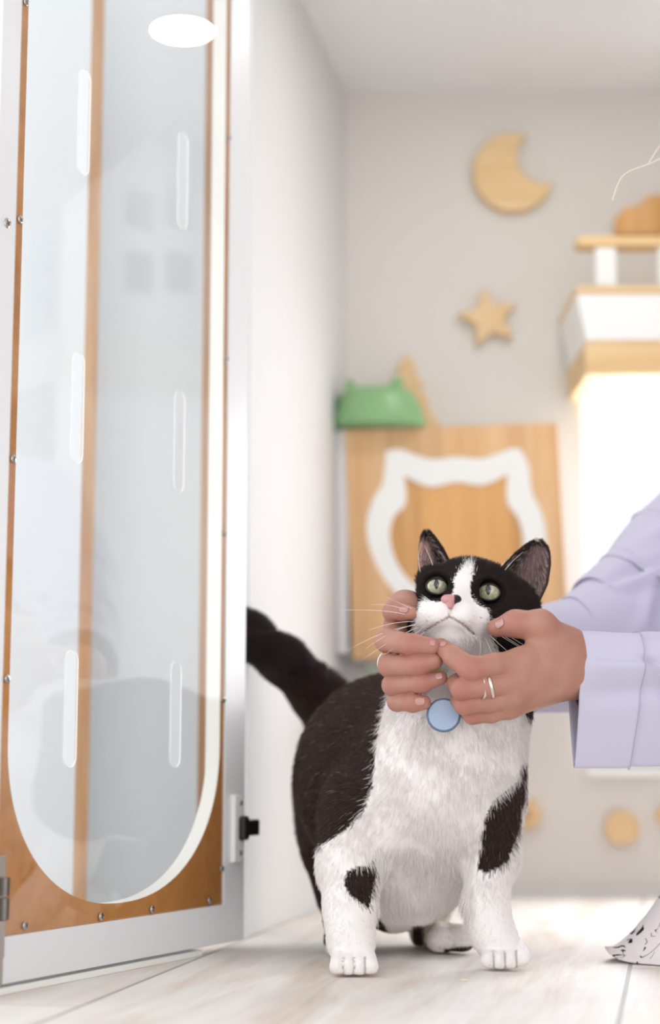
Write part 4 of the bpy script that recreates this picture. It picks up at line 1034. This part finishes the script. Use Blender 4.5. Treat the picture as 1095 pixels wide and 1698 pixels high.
hl([(0, 0.02, 0.084, 0.008), (0, -0.02, 0.102, 0.0095)], 0.008)
hl([(-0.018, -0.049, 0.078, 0.004), (0, -0.046, 0.089, 0.0055)], 0.006); hl([(0.018, -0.049, 0.078, 0.004), (0, -0.046, 0.089, 0.0055)], 0.006)
hl([(-0.015, -0.055, 0.078, 0.0045), (0, -0.057, 0.087, 0.0065)], 0.004); hl([(0.015, -0.055, 0.078, 0.0045), (0, -0.057, 0.087, 0.0065)], 0.004)
hl([(0, -0.045, -0.02, 0.038), (0.0, -0.10, -0.070, 0.036)], 0.03)
v, f, n_ = surface(hd.b, HEADC - 0.16, HEADC + 0.15, 0.0028)
fl = np.zeros(len(v)); ql = (v - HEADC); lu, lf, lr = ql @ HU, ql @ HF, ql @ HR
fl[(np.abs(lu + 0.052) < 0.011) & (lf > 0.072) & (np.abs(lr) < 0.024)] = 0.9
add_body(v, f, fl)
PERS = empty('person', (0.62, 1.55, 0.0), 'person in lilac coat and patterned skirt kneeling at right, holding the cat by its chin', 'person')
me = np_mesh('person_body', np.concatenate(PV), np.concatenate(PF))
fa = me.attributes.new('flush', 'FLOAT', 'POINT'); fa.data.foreach_set('value', np.concatenate(PFL).astype(np.float32))
link('body', me, M_SKIN, PERS)
# eyes and hair of the person
M_HAIR = mat('dark_brown_hair', (58, 40, 32), 0.45)
hb = W()
def hh_(pts, k_=0.02): hb.limb([tuple(hp(*p[:3])) + (p[3] * HS,) for p in pts], k_ * HS)
hh_([(0, 0.05, -0.03, 0.082), (0, 0.06, -0.005, 0.072)])
for sd in (-1, 1): hh_([(sd * 0.05, 0.05, 0.0, 0.040), (sd * 0.066, -0.01, -0.03, 0.026)])
hh_([(0, 0.02, -0.11, 0.036), (0, -0.04, -0.135, 0.030), (0, -0.12, -0.12, 0.020), (0.01, -0.19, -0.10, 0.008)])
v, f, n_ = surface(hb.b, HEADC - 0.24, HEADC + 0.19, 0.0045)
st = 0.0012 * np.sin(((v - HEADC) @ HR) * 900 + 6 * np.sin((v - HEADC) @ HU * 30)); v = v + n_ * st[:, None]
hair = link('hair', np_mesh('hair', v, f), M_HAIR, PERS)
M_STRAND = mat('loose_hair', (244, 232, 220), 0.4)
for P4 in ([(1400, 150, 1.50), (1230, 150, 1.46), (1120, 215, 1.43), (1075, 272, 1.42)], [(1400, 120, 1.50), (1260, 190, 1.46), (1150, 235, 1.43), (1085, 268, 1.42), (1035, 290, 1.41), (1016, 332, 1.40)]):
    pp = [Vector(at(*t)) for t in P4]; path = []
    for i in range(len(pp) - 1):
        p0, p1, p2, p3 = pp[max(i - 1, 0)], pp[i], pp[i + 1], pp[min(i + 2, len(pp) - 1)]
        for t in np.linspace(0, 1, 8, endpoint=False): path.append(0.5 * ((2 * p1) + (p2 - p0) * t + (2 * p0 - 5 * p1 + 4 * p2 - p3) * t * t + (3 * p1 - p0 - 3 * p2 + p3) * t ** 3))
    path.append(pp[-1]); bm = bmesh.new(); tube(bm, path, np.linspace(0.0007, 0.00045, len(path)), 6); link('loose_strand', bm, M_STRAND, hair, True)
M_EYEW = mat('eye_white', (236, 232, 228), 0.15); M_EYED = mat('eye_dark', (40, 28, 22), 0.1)
for sd in (-1, 1):
    c = Vector(hp(sd * 0.032, 0.012, 0.0715)); bm = bmesh.new(); bmesh.ops.create_uvsphere(bm, u_segments=24, v_segments=16, radius=0.0118 * HS); bmesh.ops.translate(bm, verts=bm.verts, vec=c)
    ey = link('eye', bm, M_EYEW, PERS, True)
    c = Vector(hp(sd * 0.032, 0.010, 0.0800)); bm = bmesh.new(); bmesh.ops.create_uvsphere(bm, u_segments=20, v_segments=12, radius=0.0055 * HS)
    for v_ in bm.verts: v_.co *= 1.0
    bmesh.ops.translate(bm, verts=bm.verts, vec=c - Vector(HF) * 0.001); link('iris', bm, M_EYED, ey, True)
    bm = bmesh.new(); tube(bm, [Vector(hp(sd * (0.016 + 0.034 * t), 0.037 + 0.008 * math.sin(t * 2.6), 0.089 - 0.026 * t * t)) for t in np.linspace(0, 1, 9)], [0.0015, .0026, .003, .003, .0028, .0025, .002, .0015, .0008], 8); link('eyebrow', bm, M_HAIR, PERS, True)
# fingernails: small shields on the visible tips
M_NAIL = mat('fingernail', (190, 138, 130), 0.25, coat=0.4)
def nail(px, py, Y, dirpx, w, l, lift, h):
    """nail centred on the pixel, lying on the hand's surface, long axis along dirpx in the picture"""
    c = np.array(at(px, py, Y))
    for _ in range(12):                                                  # walk along the view ray to the skin
        d = h(c[None])[0]; rr = c - CAMV; rr /= np.linalg.norm(rr); c = c + rr * d * 0.8
    n_ = grad(h, c[None], 0.0006)[0]
    ax_ = np.array(at(px + dirpx[0], py + dirpx[1], Y)) - np.array(at(px, py, Y)); ax_ -= n_ * (ax_ @ n_); ax_ /= np.linalg.norm(ax_); sd_ = np.cross(n_, ax_)
    s_ = pxm(px, py, Y); nu, nv = 9, 11; V_ = []
    for i in range(nv):
        t = -1 + 2 * i / (nv - 1)
        for j in range(nu):
            u = -1 + 2 * j / (nu - 1); ww = (1 - 0.35 * max(0, t) ** 4) * (1 - 0.25 * max(0, -t) ** 3)
            p = c + ax_ * t * l * s_ * (1 - 0.15 * u * u) + sd_ * u * w * s_ * ww
            dd = h(p[None])[0]; g_ = grad(h, p[None], 0.0006)[0]; V_.append(p - g_ * dd + g_ * lift)
    F_ = [(i * nu + j, i * nu + j + 1, (i + 1) * nu + j + 1, (i + 1) * nu + j) for i in range(nv - 1) for j in range(nu - 1)]
    o = link('fingernail', np_mesh('fingernail', np.array(V_), np.array(F_)), M_NAIL, PERS)
    md = o.modifiers.new('thick', 'SOLIDIFY'); md.thickness = 0.0005; md.offset = 0
nail(697, 1163, 1.39, (1, 0.0), 7.0, 8.5, 0.0004, far)
nail(728, 1121, 1.385, (1, -0.25), 6.0, 6.0, 0.0004, far)
nail(670, 1011, 1.412, (1, 0.1), 5.5, 8.0, 0.0004, far)
nail(829, 1034, 1.380, (-1, 0.25), 7.5, 10, 0.0004, near)
nail(735, 1068, 1.380, (-1, -0.7), 5.5, 6, 0.0003, near)
nail(718, 1066, 1.375, (1, 0.0), 5.0, 5, 0.0003, far)
# finger rings
M_RING = mat('silver_ring', (226, 220, 208), 0.2, 1.0)
def ring(a, b_, t, rpx, wid, tilt=0.0):
    A, B_ = np.array(at(*a)), np.array(at(*b_)); c = A + (B_ - A) * t; d = Vector((B_ - A)).normalized(); R_ = rpx * pxm(a[0], a[1], a[2])
    Mx = Matrix.Translation(c) @ d.to_track_quat('Z', 'Y').to_matrix().to_4x4() @ Matrix.Rotation(tilt, 4, 'Y')
    bm = bmesh.new(); n = 48; prof_ = [(-wid, -0.0004), (-wid * .5, 0.0005), (wid * .5, 0.0005), (wid, -0.0004)]
    rings_ = [[bm.verts.new(Mx @ Vector(((R_ + dr) * math.cos(q), (R_ + dr) * math.sin(q), dz))) for dz, dr in prof_] for q in np.linspace(0, 2 * math.pi, n + 1)[:-1]]
    for i in range(n):
        for j in range(4): bm.faces.new((rings_[i][j], rings_[(i + 1) % n][j], rings_[(i + 1) % n][(j + 1) % 4], rings_[i][(j + 1) % 4]))
    bmesh.ops.recalc_face_normals(bm, faces=bm.faces); return link('ring', bm, M_RING, PERS, True)
ring((810, 1139, 1.371), (766, 1143, 1.370), 0.30, 20.6, 0.0016, 0.35)
ring((858, 1128, 1.376), (810, 1139, 1.370), 0.93, 21.0, 0.0018, -0.25)
ring((664, 1088, 1.466), (647, 1104, 1.414), 0.80, 23.5, 0.0012, 0.3)
# dark band under the cuff
M_BAND = mat('dark_band', (44, 32, 34), 0.6)
bm = bmesh.new(); cb = Vector(at(962, 1122, 1.418)); rb_ = 45 * pxm(966, 1108, 1.418)
tube(bm, [cb + Vector((0, math.cos(a) * rb_ * 0.86, math.sin(a) * rb_ * 1.02)) for a in np.linspace(0, 2 * math.pi, 41)], 0.0022, 8, False); link('wrist_band', bm, M_BAND, PERS, True)

# ---- the coat: wide sleeves and a back, one cloth mesh
M_COATC = mat('lilac_cloth', (200, 196, 216), 0.85, spec=0.15); k = NT(M_COATC)
M_COATC.node_tree.nodes['Principled BSDF'].inputs['Sheen Weight'].default_value = 0.15
tc = k.n('ShaderNodeTexCoord'); wv = k.n('ShaderNodeTexNoise', Scale=900.0, Detail=2.0); k.l(tc.outputs['Object'], wv.inputs['Vector'])
bp = k.n('ShaderNodeBump', Strength=0.08, Distance=0.0005); k.l(wv.outputs['Fac'], bp.inputs['Height']); k.l(bp.outputs[0], k.b.inputs['Normal'])
M_SEAM = mat('lilac_thread', (186, 180, 204), 0.8)
def loft(rings, closed=True):
    n, m_ = len(rings), len(rings[0]); V_ = np.array(rings).reshape(-1, 3); F_ = []
    for i in range(n - 1):
        for j in range(m_ if closed else m_ - 1):
            j2 = (j + 1) % m_; F_.append((i * m_ + j, i * m_ + j2, (i + 1) * m_ + j2, (i + 1) * m_ + j))
    return V_, np.array(F_)
def sleeve(sec, nseg=220, nlen=170, folds=(), amp=0.0, sq=0.45, cuff=0.0):
    """sec: list of (centre xyz, half height up, half height down, half depth, squareness) interpolated along the arm"""
    sec = [(np.array(c, float), *r_) for c, *r_ in sec]
    s = np.r_[0, np.cumsum([np.linalg.norm(b_[0] - a[0]) for a, b_ in zip(sec[:-1], sec[1:])])]; s /= s[-1]
    C_ = np.array([t[0] for t in sec]); R_ = np.array([t[1:] for t in sec], float)
    def ip(t, A): 
        i = min(np.searchsorted(s, t, side='right') - 1, len(s) - 2); w_ = (t - s[i]) / (s[i + 1] - s[i]); w_ = w_ * w_ * (3 - 2 * w_) * 0.5 + w_ * 0.5; return A[i] * (1 - w_) + A[i + 1] * w_
    rings = []
    for i in range(nlen):
        t = i / (nlen - 1); c = ip(t, C_); c2 = ip(min(t + .01, 1), C_); c1 = ip(max(t - .01, 0), C_); d = (c2 - c1); d /= np.linalg.norm(d)
        up = np.array([0, 0, 1.0]); up = up - d * (up @ d); up /= np.linalg.norm(up); sd_ = np.cross(d, up)
        hu, hd__, hs__, e_ = ip(t, R_); rr = []
        for j in range(nseg):
            a = 2 * math.pi * j / nseg; ca_, sa_ = math.cos(a), math.sin(a)
            v_ = math.copysign(abs(sa_) ** e_, sa_) * (hu if sa_ > 0 else hd__)
            dep = hs__ * math.copysign(abs(ca_) ** (0.55 + 0.45 * (e_ - 0.6) / 0.4), ca_) * (1.0 if sa_ > 0 else 1 - sq * abs(sa_) ** e_)
            p = c + up * v_ + sd_ * dep
            n_ = up * sa_ + sd_ * ca_
            w_ = 0
            for (tc_, ac_, ln_, wd_, am_, sl_) in folds:                # creases running along the cloth
                da = (a - ac_ - sl_ * (t - tc_) + math.pi) % (2 * math.pi) - math.pi
                w_ += am_ * math.exp(-(da / wd_) ** 2) * math.exp(-((t - tc_) / ln_) ** 2)
            w_ += amp * min(1, t * 3) * (math.sin(t * 21 + 3 * math.sin(a * 2 + t * 5)) * 0.6 + 0.5 * math.sin(t * 37 + a * 3))
            w_ *= min(1.0, t / 0.03)
            if cuff: w_ += 0.0006 if t < cuff else (-0.0007 * math.exp(-((t - cuff) / 0.012) ** 2))   # turned up hem
            rr.append(p + n_ * w_)
        rings.append(rr)
    return loft(rings)
cv, cf = [], []; cn = 0
def addc(v_, f_):
    global cn
    cv.append(v_); cf.append(f_ + cn); cn += len(v_)
ppm = pxm(965, 1150, 1.41)
wy = 1.418
nearsec = [(at(952, 1112, wy), 65 * ppm, 160 * ppm, 0.032, 0.6), (at(1045, 1114, wy + .002), 62 * ppm, 158 * ppm, 0.034, 0.65), (at(1120, 1120, 1.425), 62 * ppm, 150 * ppm, 0.040, 0.75),
           ((0.425, 1.425, 0.245), 0.050, 0.075, 0.052, 0.9), ((0.47, 1.415, 0.36), 0.062, 0.066, 0.06, 1.0), ((SHN[0] + .01, SHN[1], SHN[2] - .005), 0.066, 0.066, 0.066, 1.0), ((0.54, 1.52, 0.51), 0.07, 0.07, 0.07, 1.0)]
SLV = sleeve(nearsec, folds=[(0.05, 0.03, 0.10, 0.06, 0.0045, 0.0), (0.05, -0.10, 0.10, 0.07, -0.0045, 0.0), (0.105, -0.02, 0.022, 0.08, -0.008, -9.0), (0.128, 0.12, 0.022, 0.08, 0.009, -9.0), (0.20, 0.75, 0.06, 0.2, 0.006, 4.0)], amp=0.0018, cuff=0.083, sq=0.8); addc(*SLV)
farsec = [(at(872, 1094, 1.605), 84 * pxm(880, 1090, 1.6), 88 * pxm(880, 1090, 1.6), 0.045, 0.9), (at(960, 1085, 1.625), 96 * pxm(880, 1090, 1.6), 98 * pxm(880, 1090, 1.6), 0.048, 0.9),
          (at(1015, 1066, 1.64), 0.067, 0.06, 0.052, 0.95), (at(1075, 1028, 1.665), 0.078, 0.07, 0.058, 1.0), (at(1150, 950, 1.69), 0.082, 0.075, 0.062, 1.0), ((SHF[0], SHF[1], SHF[2] - .005), 0.068, 0.07, 0.068, 1.0), ((0.53, 1.60, 0.51), 0.07, 0.07, 0.07, 1.0)]
addc(*sleeve(farsec, folds=[(0.30, 0.55, 0.09, 0.14, 0.009, -4.0), (0.34, 0.25, 0.10, 0.14, -0.009, -4.0), (0.22, 0.35, 0.06, 0.14, 0.006, 6.0), (0.27, 0.9, 0.08, 0.14, -0.006, -3.0), (0.45, 0.7, 0.08, 0.16, 0.009, -5.0), (0.5, 0.4, 0.08, 0.16, -0.008, -5.0)], amp=0.002))
# trunk of the coat down to the hips
tsec = [((0.50, 1.55, 0.575), 0.062, 0.058), ((0.515, 1.55, 0.555), 0.085, 0.14), ((0.535, 1.55, 0.51), 0.105, 0.19), ((0.58, 1.555, 0.43), 0.118, 0.175), ((0.645, 1.56, 0.33), 0.13, 0.165), ((0.72, 1.56, 0.22), 0.155, 0.18), ((0.76, 1.56, 0.12), 0.175, 0.20)]
rings = []; tt = np.linspace(0, 1, len(tsec)); tsC = np.array([t[0] for t in tsec]); tsR = np.array([t[1:] for t in tsec])
for t in np.linspace(0, 1, 60):
    c = np.array([np.interp(t, tt, tsC[:, i]) for i in range(3)]); rx, ry = np.interp(t, tt, tsR[:, 0]), np.interp(t, tt, tsR[:, 1])
    tl = 0.55 - 0.25 * t
    rings.append([c + np.array([rx * math.cos(a), ry * math.sin(a), rx * math.cos(a) * tl]) * (1 + 0.02 * math.sin(a * 7 + t * 6) * t) for a in np.linspace(0, 2 * math.pi, 73)[:-1]])
addc(*loft(rings))
def clear_of_body(V_, gap):
    V_ = V_.copy()
    for _ in range(5):
        d = wb.b(V_); s_ = d < gap
        if not s_.any(): break
        V_[s_] += grad(wb.b, V_[s_], 0.002) * (gap - d[s_])[:, None]
    return V_
o = link('coat', np_mesh('coat', clear_of_body(np.concatenate(cv), 0.005), np.concatenate(cf)), M_COATC, PERS); o['label'] = 'lilac coat with wide cuffs'
ring_ = SLV[0].reshape(170, 220, 3)[int(0.0845 * 169)]; cr = ring_.mean(0)
bm = bmesh.new(); tube(bm, [Vector(p + (p - cr) / np.linalg.norm(p - cr) * 0.0014) for p in np.r_[ring_, ring_[:1]]], 0.00035, 6, False); link('cuff_seam', bm, M_SEAM, o, True)
md = o.modifiers.new('thick', 'SOLIDIFY'); md.thickness = 0.0014; md.offset = 1
# ---- patterned skirt spread over the knees and onto the floor
M_SKIRT = mat('printed_cloth', (236, 228, 228), 0.85, spec=0.1); k = NT(M_SKIRT); tc = k.n('ShaderNodeTexCoord')
def lines(scale, seed, width, lac):
    mp_ = k.n('ShaderNodeMapping'); mp_.inputs['Location'].default_value = (seed, seed * .7, seed * 1.3); k.l(tc.outputs['Object'], mp_.inputs[0])
    n1 = k.n('ShaderNodeTexNoise', Scale=scale, Detail=1.0, Distortion=1.2); k.l(mp_.outputs[0], n1.inputs['Vector'])
    a = k.n('ShaderNodeMath', _operation='SUBTRACT', i1=0.5); k.l(n1.outputs['Fac'], a.inputs[0]); b_ = k.n('ShaderNodeMath', _operation='ABSOLUTE'); k.l(a.outputs[0], b_.inputs[0])
    c_ = k.n('ShaderNodeMath', _operation='LESS_THAN', i1=width); k.l(b_.outputs[0], c_.inputs[0])
    n2 = k.n('ShaderNodeTexNoise', Scale=scale * 1.7, Detail=0.0); k.l(mp_.outputs[0], n2.inputs['Vector']); g_ = k.n('ShaderNodeMath', _operation='GREATER_THAN', i1=lac); k.l(n2.outputs['Fac'], g_.inputs[0])
    m_ = k.n('ShaderNodeMath', _operation='MULTIPLY'); k.l(c_.outputs[0], m_.inputs[0]); k.l(g_.outputs[0], m_.inputs[1]); return m_.outputs[0]
vo = k.n('ShaderNodeTexVoronoi', Scale=70.0); k.l(tc.outputs['Object'], vo.inputs['Vector']); dl = k.n('ShaderNodeMath', _operation='LESS_THAN', i1=0.15); k.l(vo.outputs['Distance'], dl.inputs[0])
n3 = k.n('ShaderNodeTexNoise', Scale=40.0); k.l(tc.outputs['Object'], n3.inputs['Vector']); g3 = k.n('ShaderNodeMath', _operation='GREATER_THAN', i1=0.50); k.l(n3.outputs['Fac'], g3.inputs[0])
dm_ = k.n('ShaderNodeMath', _operation='MULTIPLY'); k.l(dl.outputs[0], dm_.inputs[0]); k.l(g3.outputs[0], dm_.inputs[1])
m1 = k.n('ShaderNodeMath', _operation='MAXIMUM'); k.l(lines(22, 1.3, 0.011, 0.47), m1.inputs[0]); k.l(lines(46, 4.1, 0.014, 0.56), m1.inputs[1])
m2 = k.n('ShaderNodeMath', _operation='MAXIMUM'); k.l(m1.outputs[0], m2.inputs[0]); k.l(dm_.outputs[0], m2.inputs[1])
mxc = k.n('ShaderNodeMixRGB'); mxc.inputs[1].default_value = lin(238, 230, 230); mxc.inputs[2].default_value = lin(44, 36, 40); k.l(m2.outputs[0], mxc.inputs[0]); k.l(mxc.outputs[0], k.b.inputs['Base Color'])
# outline on the floor (angle -> reach) with the pointed corner to the left, and a hollow rise up to the knees
tip = np.array(onfloor(990, 1594)); cen = np.array([0.60, 1.55])
ta = math.atan2(tip[1] - cen[1], tip[0] - cen[0]); tr = math.hypot(tip[0] - cen[0], tip[1] - cen[1])
NA, NR = 240, 46; rings = []
for i in range(NR):
    t = i / (NR - 1)
    rr = []
    for j in range(NA):
        a = 2 * math.pi * j / NA; da = (a - ta + math.pi) % (2 * math.pi) - math.pi
        reach = 0.30 + 0.012 * math.sin(a * 5 + .5) + (tr - 0.30) * math.exp(-(da / 0.16) ** 2)
        yf = 1 - 0.30 * abs(math.sin(a)) ** 2                           # narrower across the knees
        R_ = reach * yf if abs(da) > 0.5 else reach * (1 - (1 - yf) * abs(da) / 0.5)
        kne = 0.175 * (1 - 0.12 * abs(math.sin(a)))
        # profile from the waist (t=0) over the thighs and down to the floor (t=1)
        rad = kne * t / 0.45 if t < 0.45 else kne + (R_ - kne) * ((t - 0.45) / 0.55)
        z_ = 0.225 - 0.095 * (t / 0.45) ** 2 if t < 0.45 else 0.130 * min(1.0, max(0.0, (R_ - rad) / 0.095)) ** 1.3
        fold = 0.007 * math.sin(a * 11 + 2 * math.sin(a * 3)) * min(1, t * 1.4) * (1 - 0.6 * t)
        z_ = max(0.0022, z_ + fold * (1 if t < 0.9 else (1 - t) * 10))
        if t > 0.86: z_ += 0.010 * math.exp(-((da + 0.02) / 0.05) ** 2) * ((t - 0.86) / 0.14) ** 1.5
        rr.append((cen[0] + rad * math.cos(a), cen[1] + rad * math.sin(a), z_))
    rings.append(rr)
v_, f_ = loft(rings); v_ = clear_of_body(v_, 0.006); v_[:, 2] = np.maximum(v_[:, 2], 0.0016); o = link('skirt', np_mesh('skirt', v_, f_), M_SKIRT, PERS); o['label'] = 'white skirt printed with fine dark line drawings'
md = o.modifiers.new('thick', 'SOLIDIFY'); md.thickness = 0.0014; md.offset = 1
# stray kibble crumb on the floor
c = onfloor(770, 1627); bm = bmesh.new(); bm_box(bm, (-.0034, -.0020, 0), (.0034, .0020, .0016), Matrix.Translation(c) @ Matrix.Rotation(0.2, 4, 'Z'))
bmesh.ops.bevel(bm, geom=bm.edges[:], offset=.0006, segments=2, affect='EDGES'); tag(link('crumb', bm, mat('crumb', (232, 220, 196), .7)), 'tiny pale crumb lying on the floor in front of the cat', 'crumb')
